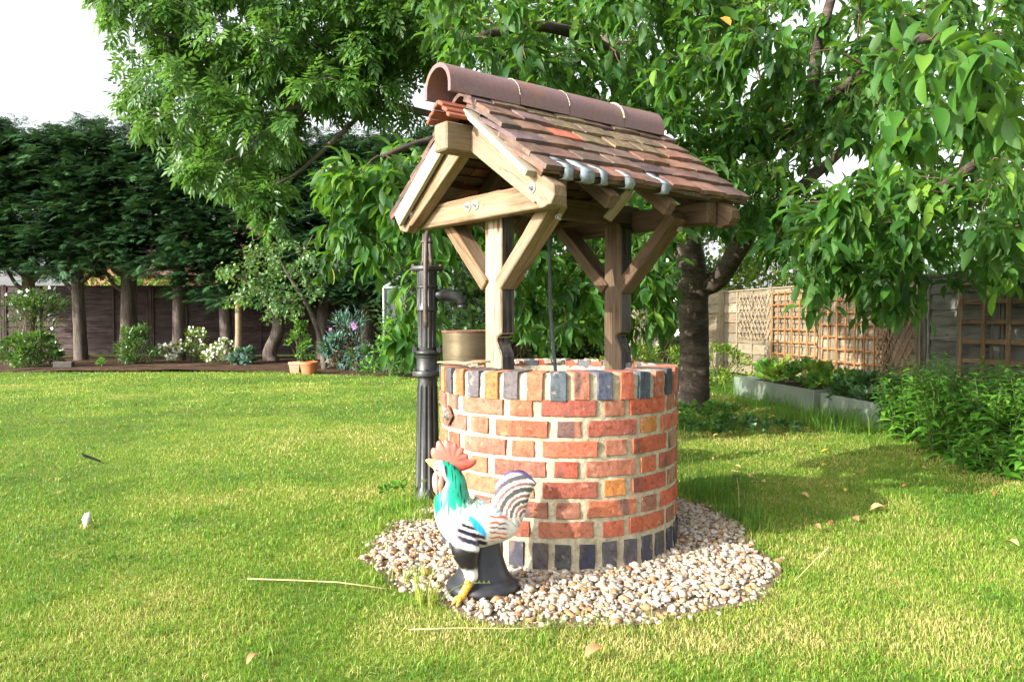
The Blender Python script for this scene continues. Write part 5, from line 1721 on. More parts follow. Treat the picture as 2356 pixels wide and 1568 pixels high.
# small apple tree in the border
ab = gnd(748, 852)
apple = thing('apple_tree', 'small pale leaved apple tree leaning over the border', 'tree', ab)
Yp = ab.y + .3
al = [([np.array((ab.x, ab.y, -.03)), A3(738, 790, Yp), A3(722, 735, Yp), A3(700, 690, Yp), A3(668, 640, Yp), A3(640, 590, Yp)], [.06, .05, .045, .04, .03, .018]),
      ([A3(700, 690, Yp), A3(640, 690, Yp), A3(580, 660, Yp), A3(530, 620, Yp)], [.03, .026, .02, .01]), ([A3(668, 640, Yp), A3(700, 580, Yp), A3(720, 540, Yp)], [.025, .018, .008])]
rp = np.random.default_rng(8)
tp = []
while len(tp) < 120:
    px, py = rp.uniform(495, 745), rp.uniform(545, 740)
    if math.hypot((px - 625) / 125, (py - 645) / 95) > 1: continue
    if px < 560 and py < 600: continue
    tp.append(A3(px, py, Yp + rp.uniform(-.7, .7)))
tm, paths = colonise(al, tp, rp, .1, 4, .004, .008, .06)
limb_mesh(al, None, 10).build('trunk', M_BARKA, apple, smooth=True)
tm.build('branch', M_BARKA, apple, smooth=True)['kind'] = 'stuff'
P, B, S = leaves_on(paths, rp, 12, 6, (.06, .10), .25, .9, (.3, 1))
P = P + rp.normal(0, .05, P.shape)
V, F, t_ = scatter(T_ROUND[0], T_ROUND[1], B, P, S, np.clip(rp.normal(.5, .25, len(P)), 0, 1))
o = obj('crown', big_mesh('crown', V, F, t_), M_APPLE, apple); o['kind'] = 'stuff'

# tall weeds along the right hand edge
rw = np.random.default_rng(12)
def weed(label, x, y, h, ns, seed, mat=M_WEED, size=(.085, .15)):
    r_ = np.random.default_rng(seed)
    root = thing('tall_weed', label, 'weeds', (x, y, 0), 0, 'tall weeds along the fence side of the lawn')
    mb, Ps, Ds, Us, Ss = MB(), [], [], [], []
    for s in range(ns):
        a = r_.uniform(0, 6.28); q = r_.uniform(0, .16)
        p0 = np.array((x + math.cos(a) * q, y + math.sin(a) * q, -.01))
        hh = h * r_.uniform(.6, 1.1)
        p1 = p0 + np.array((math.cos(a) * hh * r_.uniform(.1, .5), math.sin(a) * hh * r_.uniform(.1, .5) - .05, hh))
        Pq = curve(p0, p1, hh * .08, 6, .02, r_)
        mb.tube([Vector(p) for p in Pq], [.005, .0045, .004, .0035, .003, .002], 5, False)
        nl = int(hh / .035)
        for k in range(nl):
            f = (.12 + .88 * k / nl) * 5; i = min(4, int(f)); p = Pq[i] + (Pq[i + 1] - Pq[i]) * (f - i)
            b = r_.uniform(0, 6.28)
            for w in (0, math.pi):
                Ps.append(p); Ds.append((math.cos(b + w), math.sin(b + w), r_.uniform(-.2, .5))); Us.append((r_.normal(0, .25), r_.normal(0, .25), 1)); Ss.append(r_.uniform(*size) * (1.05 - .45 * k / nl))
        for k in range(5):
            b = r_.uniform(0, 6.28); Ps.append(Pq[-1]); Ds.append((math.cos(b), math.sin(b), .7)); Us.append((0, 0, 1)); Ss.append(r_.uniform(.03, .06))
    mb.build('stem', M_STEM, root, smooth=True)['kind'] = 'stuff'
    n = len(Ps)
    V, F, t_ = scatter(T_WEED[0], T_WEED[1], bases(np.array(Ds), np.array(Us)), np.array(Ps), np.array(Ss), np.clip(r_.normal(.5, .2, n), 0, 1))
    o = obj('foliage', big_mesh('foliage', V, F, t_), mat, root); o['kind'] = 'stuff'
k = 0
while k < 50:
    px, py = rw.uniform(2060, 2480), rw.uniform(985, 1120)
    edge = np.interp(px, [2020, 2150, 2300, 2480], [1010, 1060, 1095, 1125])
    if py > edge: continue
    p = gnd(px, py)
    lab = 'leafy upright weed crowding the near end of the short raised bed' if px < 2120 else ('short arching weed at the front of the thicket, over the grass' if py > edge - 18 else 'tall leafy weed in the thicket below the heavy brown trellis')
    weed(lab, p.x, p.y, rw.uniform(.45, .72) if py < edge - 18 else rw.uniform(.22, .4), int(rw.integers(6, 10)), 100 + k)
    k += 1
# ------------------------------------------------------------------ fences
M_FDARK = wood('dark_fence_board', (.085, .055, .048), (.055, .035, .032), (.025, .016, .015), grey=(.10, .075, .07))
M_FPALE = wood('pale_fence_board', (.29, .235, .155), (.22, .17, .105), (.115, .082, .05), grey=(.245, .22, .16))
M_FGREY = wood('grey_fence_board', (.17, .16, .13), (.11, .105, .085), (.055, .05, .04), grey=(.15, .16, .135))
M_TREL = wood('orange_trellis', (.36, .18, .075), (.29, .135, .05), (.17, .075, .03))
M_TRELB = wood('brown_trellis', (.26, .17, .10), (.18, .115, .065), (.10, .06, .03))
M_LAT = wood('grey_lattice', (.34, .27, .19), (.26, .20, .13), (.14, .10, .07))
ff = random.Random(9)
BOARD = {}
def board_mesh(L, h, th, mat, k):
    key = (round(L, 2), h, mat.name, k)
    if key not in BOARD:
        r_ = random.Random(k * 7 + 1)
        n = 10
        vs, fs = [], []
        for i in range(n + 1):
            x = -L / 2 + L * i / n
            w1 = .010 * mnoise.noise(Vector((x * 3, k * 9.1, 0))); w2 = .006 * mnoise.noise(Vector((x * 3, k * 9.1, 5)))
            vs += [(x, -th, -h / 2 + w1), (x, 0, -h / 2 + w1), (x, 0, h / 2 + w2), (x, -th * .6, h / 2 + w2)]
        for i in range(n):
            a, b = i * 4, i * 4 + 4
            for q in range(4):
                fs.append((a + q, a + (q + 1) % 4, b + (q + 1) % 4, b + q))
        fs += [(3, 2, 1, 0), (n * 4, n * 4 + 1, n * 4 + 2, n * 4 + 3)]
        me = bpy.data.meshes.new('board'); me.from_pydata(vs, [], fs); me.update(); me.materials.append(mat)
        BOARD[key] = me
    return BOARD[key]
def fence_run(label, p0, p1, height, nb, mats, postmat, pw=1.83, batten=3, z0=.05, group=None):
    """lap panel fence from p0 to p1, boards towards the camera side"""
    p0, p1 = Vector(p0), Vector(p1)
    d = (p1 - p0); L = d.length; d.normalize()
    nrm = Vector((d.y, -d.x, 0))
    root = thing('panel_fence', label, 'fence', p0, 0)
    n = max(1, round(L / pw)); w = L / n
    for i in range(n + 1):
        p = p0 + d * (w * i)
        beam('post', p + Vector((0, 0, -.05)), p + Vector((0, 0, height + .05)), .085, .085, postmat, root, up=nrm)
    for i in range(n):
        mat = mats[i % len(mats)]
        c = p0 + d * (w * (i + .5))
        bh = (height - z0) / nb
        for k in range(nb):
            M = Matrix((d, -nrm, Vector((0, 0, 1)))).transposed().to_4x4()
            M.translation = c + Vector((0, 0, z0 + bh * (k + .5))) + nrm * .004
            M = M @ Matrix.Rotation(R(-6), 4, 'X')
            obj('board', board_mesh(w - .09, bh + .018, .011, mat, ff.randrange(6)), None, root, M)
        for k in range(batten):
            q = c + d * ((w - .14) * (k / (batten - 1) - .5)) + nrm * .028
            beam('batten', q + Vector((0, 0, z0)), q + Vector((0, 0, height)), .036, .022, mat, root, up=nrm)
        q = c + Vector((0, 0, height + .02))
        beam('capping', q - d * (w / 2 - .05), q + d * (w / 2 - .05), .05, .025, mat, root)
    return root
FY = 19.6
fence_run('dark brown lap panel fence behind the row of conifers', (at(-330, 700, FY).x, FY, 0), (at(1700, 700, FY).x, FY, 0), 1.76, 12, [M_FDARK], M_FDARK, 1.83, 3)
FA, FB = Vector((3.59, 14.2, 0)), Vector((4.75, 8.05, 0))
fd = (FB - FA).normalized()
def fpt(px):                                   # where a sight line meets the right hand fence
    s = (px - CX) / FPX
    t = (s * FA.y - FA.x) / (fd.x - s * fd.y)
    return FA + fd * t
FM = fpt(2128)
fence_run('pale sunlit lap panel fence carrying the orange trellises', FA - fd * 1.0, FM, 1.40, 8, [M_FPALE], M_FPALE, 1.6, 4)
fence_run('grey weathered lap panel fence carrying the heavy brown trellis', FM + fd * .02, fpt(2520), 1.40, 8, [M_FGREY], M_FGREY, 1.2, 3)
fn = Vector((fd.y, -fd.x, 0))                  # points to the lawn side
if fn.x > 0: fn = -fn
def on_fence(px, z, off=.06):
    p = fpt(px) + fn * off
    p.z = z
    return p
def trellis(name, label, px0, px1, z0, z1, nv, nh, mat, sw=.026, off=.075, lean=.0):
    a, b = on_fence(px0, 0, off), on_fence(px1, 0, off)
    root = thing(name, label, 'trellis', a, 0)
    dd = (b - a); W_ = dd.length; dd.normalize()
    for i in range(nv):
        p = a + dd * (W_ * i / (nv - 1))
        beam('slat', p + Vector((0, 0, z0)), p + dd * lean + Vector((0, 0, z1)), sw, .016, mat, root, up=fn)
    for j in range(nh):
        z = z0 + .02 + (z1 - z0 - .04) * j / (nh - 1)
        beam('slat', a + Vector((0, 0, z)) - fn * .0165, b + Vector((0, 0, z)) - fn * .0165, .016, sw, mat, root)
    return root
trellis('square_trellis', 'orange square trellis hung straight beside the grey diamond lattice', 1785, 1886, .22, 1.36, 7, 7, M_TREL)
trellis('square_trellis', 'orange square trellis hung lower beside the dark diagonal lattice', 1898, 2048, .20, 1.22, 8, 7, M_TREL)
trellis('heavy_trellis', 'heavy brown post and rail trellis on the grey fence', 2226, 2470, .30, 1.34, 5, 6, M_TRELB, .05, .09)
def lattice(label, px0, px1, z0, z1, n, mat, sw=.018, off=.05):
    a, b = on_fence(px0, 0, off), on_fence(px1, 0, off)
    root = thing('diamond_lattice', label, 'trellis', a, 0)
    dd = (b - a); W_ = dd.length; dd.normalize()
    H_ = z1 - z0
    run = H_ * .62
    for sgn in (1, -1):
        for i in range(-int(n * .6), n + 1):
            u0 = W_ * i / n; u1 = u0 + run
            if sgn < 0: lo, hi = u1, u0
            else: lo, hi = u0, u1
            q0, q1 = (lo, z0), (hi, z1)
            # clip to the width
            pts = []
            for (u, z), (u2, z2) in ((q0, q1), (q1, q0)):
                if u < 0: z, u = z + (z2 - z) * (0 - u) / (u2 - u), 0
                elif u > W_: z, u = z + (z2 - z) * (W_ - u) / (u2 - u), W_
                pts.append((u, z))
            if abs(pts[0][1] - pts[1][1]) < .08 or not (0 <= pts[0][0] <= W_): continue
            e = fn * (.006 * sgn)
            beam('slat', a + dd * pts[0][0] + Vector((0, 0, pts[0][1])) + e, a + dd * pts[1][0] + Vector((0, 0, pts[1][1])) + e, sw, .009, mat, root, up=fn)
lattice('grey expanding diamond lattice with dry stems at the far end of the fence', 1705, 1782, .62, 1.34, 9, M_LAT)
lattice('dark diagonal lattice leaning across the corner post of the fence', 2035, 2120, .12, 1.08, 6, M_TRELB, .024, .11)

# ------------------------------------------------------------------ raised beds
M_SAGE = mottled('sage_board', [(.125, .16, .12), (.165, .20, .155), (.195, .23, .18)], 3, .6, .15, .003, 40, .3, dark=.15)
M_DSOIL = mottled('potting_soil', [(.03, .022, .016), (.06, .045, .03)], 9, .95, .9, .02, 40, .1, dark=.4)
def raised(label, f0, f1, depth, h, planter):
    f0, f1 = Vector((*f0, 0)), Vector((*f1, 0))
    d = (f1 - f0).normalized(); nn = Vector((-d.y, d.x, 0))
    if nn.x < 0: nn = -nn
    root = thing('raised_bed', label, 'planter', f0)
    c = [f0, f1, f1 + nn * depth, f0 + nn * depth]
    for i in range(4):
        a, b = c[i], c[(i + 1) % 4]
        beam('side_board', a + Vector((0, 0, h / 2)), b + Vector((0, 0, h / 2)), .028, h, M_SAGE, root)
    mid = (c[0] + c[2]) / 2
    M, L = frame((c[0] + c[3]) / 2, (c[1] + c[2]) / 2)
    M.translation = Vector((mid.x, mid.y, h - .05))
    MB().box((0, 0, 0), (L - .04, depth - .04, .03)).build('soil', M_DSOIL, root, M)
    return mid, L
m1, L1 = raised('long sage green raised bed filled with pale salad leaves', G(1690, 908), G(1870, 948), .85, .23, None)
m2, L2 = raised('short sage green raised bed under dark strawberry leaves', G(1890, 954), G(2048, 992), .85, .22, None)
for i in range(5):
    f = (i + .5) / 5
    p = Vector((*G(1690, 908), 0)).lerp(Vector((*G(1870, 948), 0)), f) + Vector((.38, .05, 0))
    sh('salad_plant', ['salad plant at the far end of the long raised bed', 'salad plant next to the far end one in the long bed', 'salad plant in the middle of the long raised bed', 'salad plant just past the middle of the long bed', 'salad plant at the end of the long bed by the strawberries'][i], (p.x, p.y), .26, .24, .40, 10, 12, (.08, .13), T_ROUND, M_LIME if i % 2 else M_WEED, 70 + i, z0=.2, stems=False, group='salad plants in the raised bed', cat='plant')
for i in range(4):
    f = (i + .5) / 4
    p = Vector((*G(1890, 954), 0)).lerp(Vector((*G(2048, 992), 0)), f) + Vector((.32, .05, 0))
    sh('strawberry_plant', ['strawberry plant beside the gap between the two raised beds', 'strawberry plant second from the gap between the beds', 'strawberry plant second from the weeds in the short bed', 'strawberry plant touching the weeds in the short raised bed'][i], (p.x, p.y), .34, .34, .38, 14, 16, (.06, .1), T_ROUND, M_DARKG, 80 + i, z0=.14, stems=False, group='strawberry plants in the raised bed', cat='plant')

# ------------------------------------------------------------------ pots, stake, small things in the border
M_TERRA = mottled('terracotta', [(.40, .13, .055), (.48, .17, .075)], 8, .7, .2, .003, 60, .3, dark=.15)
M_TERRAP = mottled('pale_terracotta', [(.46, .24, .16), (.54, .30, .20)], 8, .75, .2, .003, 60, .3, dark=.15)
def flowerpot(label, px, py, r, h, mat, square=False):
    p = gnd(px, py)
    root = thing('flower_pot', label, 'flower pot', p, 0, 'terracotta pots at the lawn edge')
    M = Matrix.Translation(p) @ Matrix.Rotation(R(45 if square else 0), 4, 'Z')
    n = 4 if square else 28
    k = 1.25 if square else 1
    MB().lathe([(r * .70 * k, 0), (r * .92 * k, h * .78), (r * .86 * k, h * .78), (r * .62 * k, .02)], n).build('body', mat, root, M, smooth=False if square else R(40))
    MB().lathe([(r * .93 * k, h * .76), (r * 1.0 * k, h * .77), (r * 1.0 * k, h * .98), (r * .97 * k, h), (r * .87 * k, h), (r * .86 * k, h * .80)], n).build('rim', mat, root, M, smooth=False if square else R(40))
    MB().lathe([(r * .84 * k, h * .84), (r * .5, h * .86)], n).build('soil', M_DSOIL, root, M)
flowerpot('round orange terracotta pot with a rolled rim at the lawn edge', 711, 860, .165, .215, M_TERRA)
flowerpot('pale square terracotta pot beside the round orange pot', 680, 858, .115, .20, M_TERRAP, True)
flowerpot('terracotta pot standing back behind the iris leaves', 760, 838, .20, .28, M_TERRA)
M_BLUE = mottled('blue_plastic', [(.02, .05, .16), (.03, .07, .22)], 8, .45, .1, .002, 40, .4)
p = gnd(838, 850)
tray = thing('plant_tray', 'dark blue plastic tray standing among the border plants', 'tray', p)
mb = MB()
for (cx_, cy_, sx_, sy_) in ((0, -.10, .44, .012), (0, .10, .44, .012), (-.214, 0, .012, .188), (.214, 0, .012, .188)):
    mb.box((cx_, cy_, .09), (sx_, sy_, .16), ch=.002)
mb.box((0, 0, .012), (.41, .184, .012))
mb.build('tub', M_BLUE, tray, Matrix.Translation(p))
MB().box((0, 0, .13), (.41, .184, .02)).build('soil', M_DSOIL, tray, Matrix.Translation(p))
b0, b1 = at(545, 815, 15.6), at(548, 690, 15.6); b0.z = -.05
o = limb_mesh([([b0[:], ((b0 + b1) / 2 + Vector((.02, 0, 0)))[:], b1[:]], [.075, .068, .06])], None, 12).build('tree_stake', M_OAK, None, smooth=True)
tag(o, 'thick bare stake of pale wood standing between two conifer trunks', 'stake')
b0, b1 = at(1440, 850, 10.2), at(1466, 705, 10.2); b0.z = -.05
o = beam('leaning_pole', b0, b1, .07, .07, M_LAT, None)
tag(o, 'grey wooden pole leaning under the white rose bush', 'pole')
M_CONC = mottled('concrete', [(.09, .085, .075), (.14, .13, .115)], 8, .9, .4, .005, 50, .15, dark=.25)
p = gnd(110, 848)
o = MB().box((0, 0, .07), (.32, .20, .12), ch=.01).build('concrete_block', M_CONC, None, Matrix.Translation(p + Vector((.25, .1, 0))) @ Matrix.Rotation(R(15), 4, 'Z'))
tag(o, 'grey concrete block lying half under the laurel bush', 'block')

# ------------------------------------------------------------------ greenhouse
M_ALU = mottled('aluminium', [(.46, .50, .52), (.58, .61, .62)], 6, .45, .1, .002, 40, .5, metal=.5)
def glassmat():
    t = NT('greenhouse_glass')
    tr = t.n('BsdfTransparent'); tr.inputs['Color'].default_value = (.72, .80, .82, 1)
    gl = t.n('BsdfGlossy'); gl.inputs['Roughness'].default_value = .08; gl.inputs['Color'].default_value = (.8, .88, .92, 1)
    v = t.coords((1, 1, 1), False)
    di = t.n('BsdfDiffuse'); di.inputs['Color'].default_value = (.30, .36, .36, 1)
    m1_ = t.n('MixShader'); t.l(t.ramp(t.noise(v, 3, 5), [(.35, .12), (.7, .42)]), m1_.inputs[0]); t.l(tr.outputs[0], m1_.inputs[1]); t.l(di.outputs[0], m1_.inputs[2])
    fr = t.n('Fresnel'); fr.inputs['IOR'].default_value = 1.5
    m2_ = t.n('MixShader'); t.l(fr.outputs[0], m2_.inputs[0]); t.l(m1_.outputs[0], m2_.inputs[1]); t.l(gl.outputs[0], m2_.inputs[2])
    t.l(m2_.outputs[0], t.out.inputs['Surface'])
    return t.m
M_GLASS = glassmat()
gx0 = at(884, 700, 14.0).x
gh = thing('greenhouse', 'aluminium framed glass greenhouse behind the hand pump', 'greenhouse', (gx0, 14.0, 0))
gw, gd, ge, gr_ = 1.9, 2.4, 1.52, 2.15
def bar(a, b, w=.045): beam('frame_bar', (gx0 + a[0], 14 + a[1], a[2]), (gx0 + b[0], 14 + b[1], b[2]), w, w, M_ALU, gh, ch=.004)
xs = [0, gw / 3, 2 * gw / 3, gw]
for yy in (0, gd):
    for x_ in xs: bar((x_, yy, 0), (x_, yy, ge if x_ in (0, gw) else ge + (gr_ - ge) * .667))
    bar((.02, yy, ge), (gw - .02, yy, ge)); bar((0, yy, ge), (gw / 2, yy, gr_)); bar((gw / 2, yy, gr_), (gw, yy, ge)); bar((.02, yy, .04), (gw - .02, yy, .04))
bar((0, 0, .8), (gw / 3, 0, .05), .03)
for x_ in (0, gw):
    for yy in (.8, 1.6): bar((x_, yy, 0), (x_, yy, ge))
    bar((x_, .02, ge), (x_, gd - .02, ge)); bar((x_, .02, .04), (x_, gd - .02, .04))
bar((gw / 2, .02, gr_), (gw / 2, gd - .02, gr_))
def pane(vs):
    mb = MB().add([(gx0 + v[0], 14 + v[1], v[2]) for v in vs], [tuple(range(len(vs)))])
    o = mb.build('pane', M_GLASS, gh); md = o.modifiers.new('s', 'SOLIDIFY'); md.thickness = .004
for i in range(3):
    a, b = xs[i] + .024, xs[i + 1] - .024
    pane([(a, .0, .07), (b, .0, .07), (b, .0, ge - .025), (a, .0, ge - .025)])
    pane([(a, gd, .07), (b, gd, .07), (b, gd, ge - .025), (a, gd, ge - .025)])
for x_ in (0, gw):
    for y0_, y1_ in ((.024, .776), (.824, 1.576), (1.624, gd - .024)):
        pane([(x_, y0_, .07), (x_, y1_, .07), (x_, y1_, ge - .025), (x_, y0_, ge - .025)])
for sg in (0, 1):
    e = 0 if sg == 0 else gw
    pane([(e, .02, ge + .03), (gw / 2, .02, gr_ + .03), (gw / 2, gd - .02, gr_ + .03), (e, gd - .02, ge + .03)])
sh('tomato_plant', 'leafy plant growing inside the greenhouse', (gx0 + .9, 15.3), .5, .5, 1.1, 20, 20, (.08, .12), T_ROUND, M_WEED, 90, cat='plant')
st = thing('potting_bench', 'wooden potting bench inside the greenhouse', 'bench', (gx0 + .45, 15.6, 0))
beam('top', (gx0 + .1, 15.6, .72), (gx0 + 1.7, 15.6, .72), .5, .04, M_FPALE, st)
for a in (.15, 1.65):
    for b in (15.4, 15.8):
        beam('leg', (gx0 + a, b, 0), (gx0 + a, b, .70), .05, .05, M_FPALE, st, up=(1, 0, 0))

# ------------------------------------------------------------------ house and conifer beyond the far fence
def brickwall(name):
    t = NT(name)
    v = t.coords((1, 1, 1), False)
    b = t.n('TexBrick'); t.l(v, b.inputs['Vector'])
    b.inputs['Color1'].default_value = (.50, .20, .10, 1); b.inputs['Color2'].default_value = (.42, .16, .085, 1); b.inputs['Mortar'].default_value = (.45, .36, .27, 1)
    b.inputs['Scale'].default_value = 4.4; b.inputs['Mortar Size'].default_value = .02
    mp = t.n('Mapping'); mp.inputs['Rotation'].default_value = (R(90), 0, 0); t.l(v, mp.inputs['Vector']); t.l(mp.outputs[0], b.inputs['Vector'])
    return t.done(b.outputs['Color'], .85, None, 0, .2)
M_HOUSE = brickwall('house_brick')
M_ROOF = mottled('house_roof', [(.16, .10, .08), (.22, .14, .11)], 4, .85, .4, .02, 12, .2)
hx0, hx1, hy = at(330, 600, 27.0).x, at(560, 600, 27.0).x, 27.0
house = thing('brick_house', 'orange brick bungalow glimpsed between the conifer trunks', 'house', ((hx0 + hx1) / 2, hy, 0))
MB().box(((hx0 + hx1) / 2, hy + 3, 1.25), (hx1 - hx0, 6, 2.5)).build('wall', M_HOUSE, house)
hm = (hx0 + hx1) / 2; e = .35; hw_ = (hx1 - hx0) / 2 + e
MB().add([(hm - hw_, hy - e, 2.45), (hm + hw_, hy - e, 2.45), (hm + hw_, hy + 3, 4.6), (hm - hw_, hy + 3, 4.6), (hm + hw_, hy + 6 + e, 2.45), (hm - hw_, hy + 6 + e, 2.45)], [(0, 1, 2, 3), (3, 2, 4, 5), (0, 3, 5), (1, 4, 2), (0, 5, 4, 1)]).build('roof', M_ROOF, house)
w_ = MB().box((hm - .6, hy - .02, 1.5), (1.0, .08, 1.0)).build('window', M_ALU, house)
MB().box((hm - .6, hy - .07, 1.5), (.86, .02, .86)).build('pane', M_GLASS, w_)
chx = at(215, 580, 30).x
h2 = thing('brick_gable', 'narrow red brick gable end seen between two conifers', 'house', (chx, 30, 0))
MB().add([(chx - .7, 30, 0), (chx + .9, 30, 0), (chx + .9, 30, 3.2), (chx + .1, 30, 4.6), (chx - .7, 30, 3.2), (chx - .7, 36, 0), (chx + .9, 36, 0), (chx + .9, 36, 3.2), (chx + .1, 36, 4.6), (chx - .7, 36, 3.2)], [(0, 1, 2, 3, 4), (6, 5, 9, 8, 7), (1, 6, 7, 2), (5, 0, 4, 9)]).build('wall', M_HOUSE, h2)
MB().add([(chx - .95, 29.8, 2.85), (chx + .1, 29.8, 4.70), (chx + 1.15, 29.8, 2.85), (chx - .95, 36, 2.85), (chx + .1, 36, 4.70), (chx + 1.15, 36, 2.85)], [(0, 1, 4, 3), (1, 2, 5, 4)]).build('roof', M_ROOF, h2).modifiers.new('s', 'SOLIDIFY').thickness = .08
sh('golden_conifer', 'bright yellow green conifer in the neighbouring garden', (at(210, 600, 23).x, 23), .55, .5, 2.6, 60, 30, (.10, .16), T_SMALL, M_LIME, 95, cat='conifer', z0=.3)
sh('neighbour_bush', 'green bush beyond the far fence below the house', (at(300, 600, 23).x, 23), .9, .5, 2.2, 60, 30, (.08, .13), T_ROUND, M_WEED, 96, z0=.3)
sh('neighbour_bush', 'leafy bush in front of the brick bungalow', (at(385, 600, 24).x, 24), .8, .5, 2.3, 40, 26, (.08, .13), T_ROUND, M_WEED, 97, z0=.3)

# ------------------------------------------------------------------ overhead wires
M_WIRE = mottled('wire', [(.25, .25, .25), (.3, .3, .3)], 5, .6, .1, .001)
for k, (ya, yb) in enumerate(((404, 452), (430, 478), (462, 505), (505, 545))):
    a, b = at(-700, ya - 48, 60), at(1500, yb + 40, 60)
    pts = [a.lerp(b, f) - Vector((0, 0, 1.2 * math.sin(math.pi * f))) for f in np.linspace(0, 1, 24)]
    o = MB().tube(pts, .012, 5).build('overhead_wire', M_WIRE, None)
    tag(o, 'thin overhead wire crossing the pale sky behind the trees', 'wire', 'overhead wires')

# ------------------------------------------------------------------ fallen leaves, stalks, feather
M_DEAD = leafmat('fallen_leaf', [(0, (.30, .12, .05)), (.35, (.40, .22, .10)), (.65, (.52, .36, .16)), (1, (.58, .40, .05))], None, .6, .2, .3, (.7, .5, .2))
DL = {}
def dead_leaf(tint, curl):
    key = (tint, curl)
    if key not in DL:
        V0 = T_BIG[0].copy()
        V0[:, 1] *= 1.15
        V0[:, 2] = curl * (np.abs(V0[:, 1]) * 1.9) ** 1.5 + .10 * np.sin(V0[:, 0] * 3.1) * (1 + curl)
        me = big_mesh('fallen_leaf', V0, T_BIG[1], np.full(len(V0), tint), True)
        me.materials.append(M_DEAD); DL[key] = me
    return DL[key]
spots = [(1768, 968, 1.0, 'y'), (1672, 1002, .7, 'y'), (1720, 1003, .7, 'b'), (1795, 1010, .6, 'b'), (1618, 1003, .9, 'y'), (1865, 990, .7, 'y'), (1862, 1030, .55, 'b'), (1912, 1048, .9, 'y'), (1836, 1042, .7, 'b'), (1957, 1045, .5, 'y'), (1695, 1048, .45, 'p'), (1683, 1090, .7, 'p'), (1688, 1082, .55, 'p'), (1558, 1058, .5, 'p'), (1640, 1065, .45, 'p'), (1740, 1095, .6, 'p'), (1935, 1070, .5, 'b'), (1985, 1092, .45, 'b'), (2055, 1060, .5, 'b'), (1718, 1108, .5, 'p'), (1760, 1120, .5, 'p'), (1890, 1078, .4, 'y'), (1895, 1130, .8, 'y'), (1945, 1140, .5, 'y'), (1862, 1155, .8, 'p'), (1960, 1200, .8, 'b'), (1905, 1218, .6, 'b'), (1870, 1222, .7, 'b'), (2040, 1180, 1.2, 'p'), (2268, 1120, .9, 'y'), (2285, 1150, .6, 'b'), (2220, 1090, .5, 'b'), (2130, 1085, .5, 'p'), (2310, 1262, .9, 'p'), (1810, 1310, .7, 'b'), (1345, 1530, .9, 'o'), (568, 1548, .6, 'o'), (866, 1042, .5, 'y'), (990, 1290, .5, 'b'), (545, 1138, .35, 'b'), (1640, 1010, .6, 'y'), (1565, 1020, .5, 'b'), (1600, 1048, .45, 'y'), (2075, 1128, .5, 'b'), (2180, 1140, .4, 'b')]
nm = {'y': ('yellow', (1.0, .8)), 'b': ('rusty brown', (0.0, .3)), 'p': ('pale buff', (.55, .65)), 'o': ('orange', (.3, .35))}
fl_ = random.Random(2)
for (px, py, s, c_) in spots:
    p = gnd(px, py)
    word, ts = nm[c_]
    dark = p.y > 4.6
    M = Matrix.Translation(p + Vector((0, 0, .022 + .004 * s))) @ Matrix.Rotation(fl_.uniform(0, 6.28), 4, 'Z') @ Matrix.Rotation(R(fl_.uniform(-14, 14)), 4, 'X') @ Matrix.Rotation(R(fl_.uniform(-14, 10)), 4, 'Y') @ Matrix.Scale(.062 * s + .016, 4)
    o = obj('fallen_leaf', dead_leaf(ts[fl_.randrange(2)], fl_.choice((.2, .5, -.3))), None, None, M)
    if p.x < 0: lab = word + ' fallen leaf lying on the open lawn'
    elif dark: lab = word + ' fallen leaf on the grass between cherry tree and thicket'
    else: lab = word + ' fallen leaf on the grass near the gravel ring'
    tag(o, lab, 'leaf', word + ' leaves fallen on the lawn')
M_STRAW = mottled('straw', [(.42, .33, .15), (.54, .44, .22)], 12, .7, .2, .002, 60, .25)
def stalk(label, pts, r=.0022):
    P_ = []
    for (px, py, z) in pts:
        p = gnd(px, py); p.z = z; P_.append(p)
    o = MB().tube(P_, [r] * len(P_), 5).build('dry_stalk', M_STRAW, None, smooth=True)
    tag(o, label, 'stalk')
stalk('long straw stalk lying on the lawn towards the gravel', [(570, 1343, .02), (680, 1352, .028), (780, 1358, .03), (890, 1368, .022)], .0022)
stalk('thin straw stalk lying in front of the gravel ring', [(940, 1466, .025), (1060, 1466, .03), (1180, 1468, .03), (1300, 1456, .022)], .0014)
stalk('bent straw stalk standing out of the grass right of the gravel', [(1826, 1340, .0), (1850, 1345, .05), (1880, 1360, .12), (1905, 1372, .17)], .0015)
stalk('short straw stalk on the open lawn', [(145, 1295, .02), (175, 1282, .03), (205, 1272, .022)], .002)
M_FEA = mottled('black_feather', [(.012, .012, .014), (.03, .03, .035)], 9, .5, .2, .002)
p = gnd(215, 1068)
mb = MB()
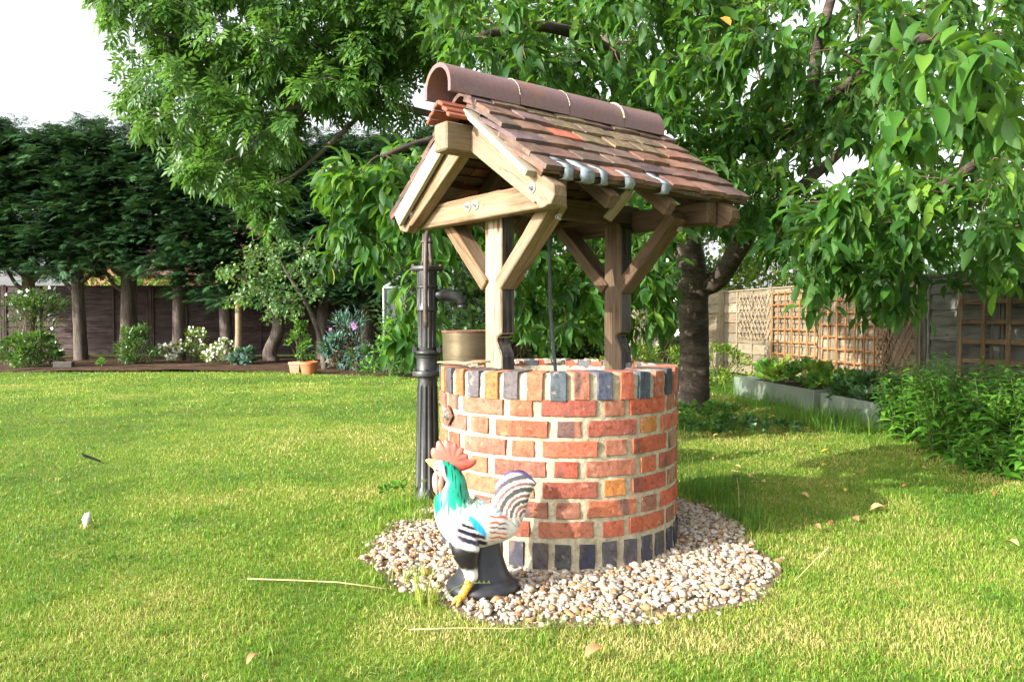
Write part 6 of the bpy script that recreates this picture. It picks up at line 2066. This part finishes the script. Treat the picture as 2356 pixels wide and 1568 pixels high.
for k in range(7):
    mb.add([Vector((-.05 + .015 * k, -.003, .012 + .006 * k)), Vector((-.035 + .015 * k, -.003, .016 + .006 * k)), Vector((-.02 + .016 * k, -.022, .03 + .008 * k)), Vector((-.035 + .016 * k, -.022, .026 + .008 * k))], [(0, 1, 2, 3)])
mb.tube([(-.07, 0, .0), (.06, -.004, .06)], .002, 5)
o = mb.build('feather', M_FEA, None, Matrix.Translation(p) @ Matrix.Rotation(R(200), 4, 'Z'))
tag(o, 'black feather stuck in the open lawn', 'feather')
M_BONE = mottled('pale_shell', [(.48, .47, .36), (.60, .58, .48)], 12, .6, .2, .002)
p = gnd(197, 1215)
o = MB().tube([(0, 0, -.005), (.002, 0, .018), (.004, 0, .04), (.012, 0, .062), (.02, 0, .072)], [(.008, .006), (.012, .009), (.021, .013), (.017, .011), (.004, .004)], 12).build('mushroom', M_BONE, None, Matrix.Translation(p), smooth=True)
tag(o, 'pale cream toadstool standing in the open lawn', 'mushroom')
# seeding grass stems by the statue and the gravel
for k, (px, py, dx, h, side) in enumerate([(985, 1390, .10, .17, 1), (960, 1330, .06, .22, 1), (1015, 1405, .16, .10, 1), (1585, 1115, -.06, .26, -1), (1612, 1110, -.03, .30, 1), (1712, 1208, .02, .24, 1), (1700, 1200, -.03, .22, 1), (1650, 1150, .30, .10, 1), (955, 1240, .05, .26, 1)]):
    p = gnd(px, py)
    pts = [p + Vector((dx * f * f, -.02 * f, h * math.sin(f * 1.75))) for f in np.linspace(0, 1, 9)]
    g_ = thing('grass_stem', 'seeding grass stem arching beside the gravel ring', 'grass stem', p, 0, 'seeding grass stems round the gravel')
    MB().tube(pts, [.0014] * 9, 5).build('stem', M_STRAW if k % 3 == 0 else M_STEM, g_, smooth=True)
    mb = MB()
    for j in range(10):
        q = pts[6].lerp(pts[8], j / 9)
        mb.tube([q, q + Vector(((-1) ** j * .006, 0, .010))], [.0022, .0006], 5)
    mb.build('seed_head', M_STRAW if k % 2 else M_STEM, g_)
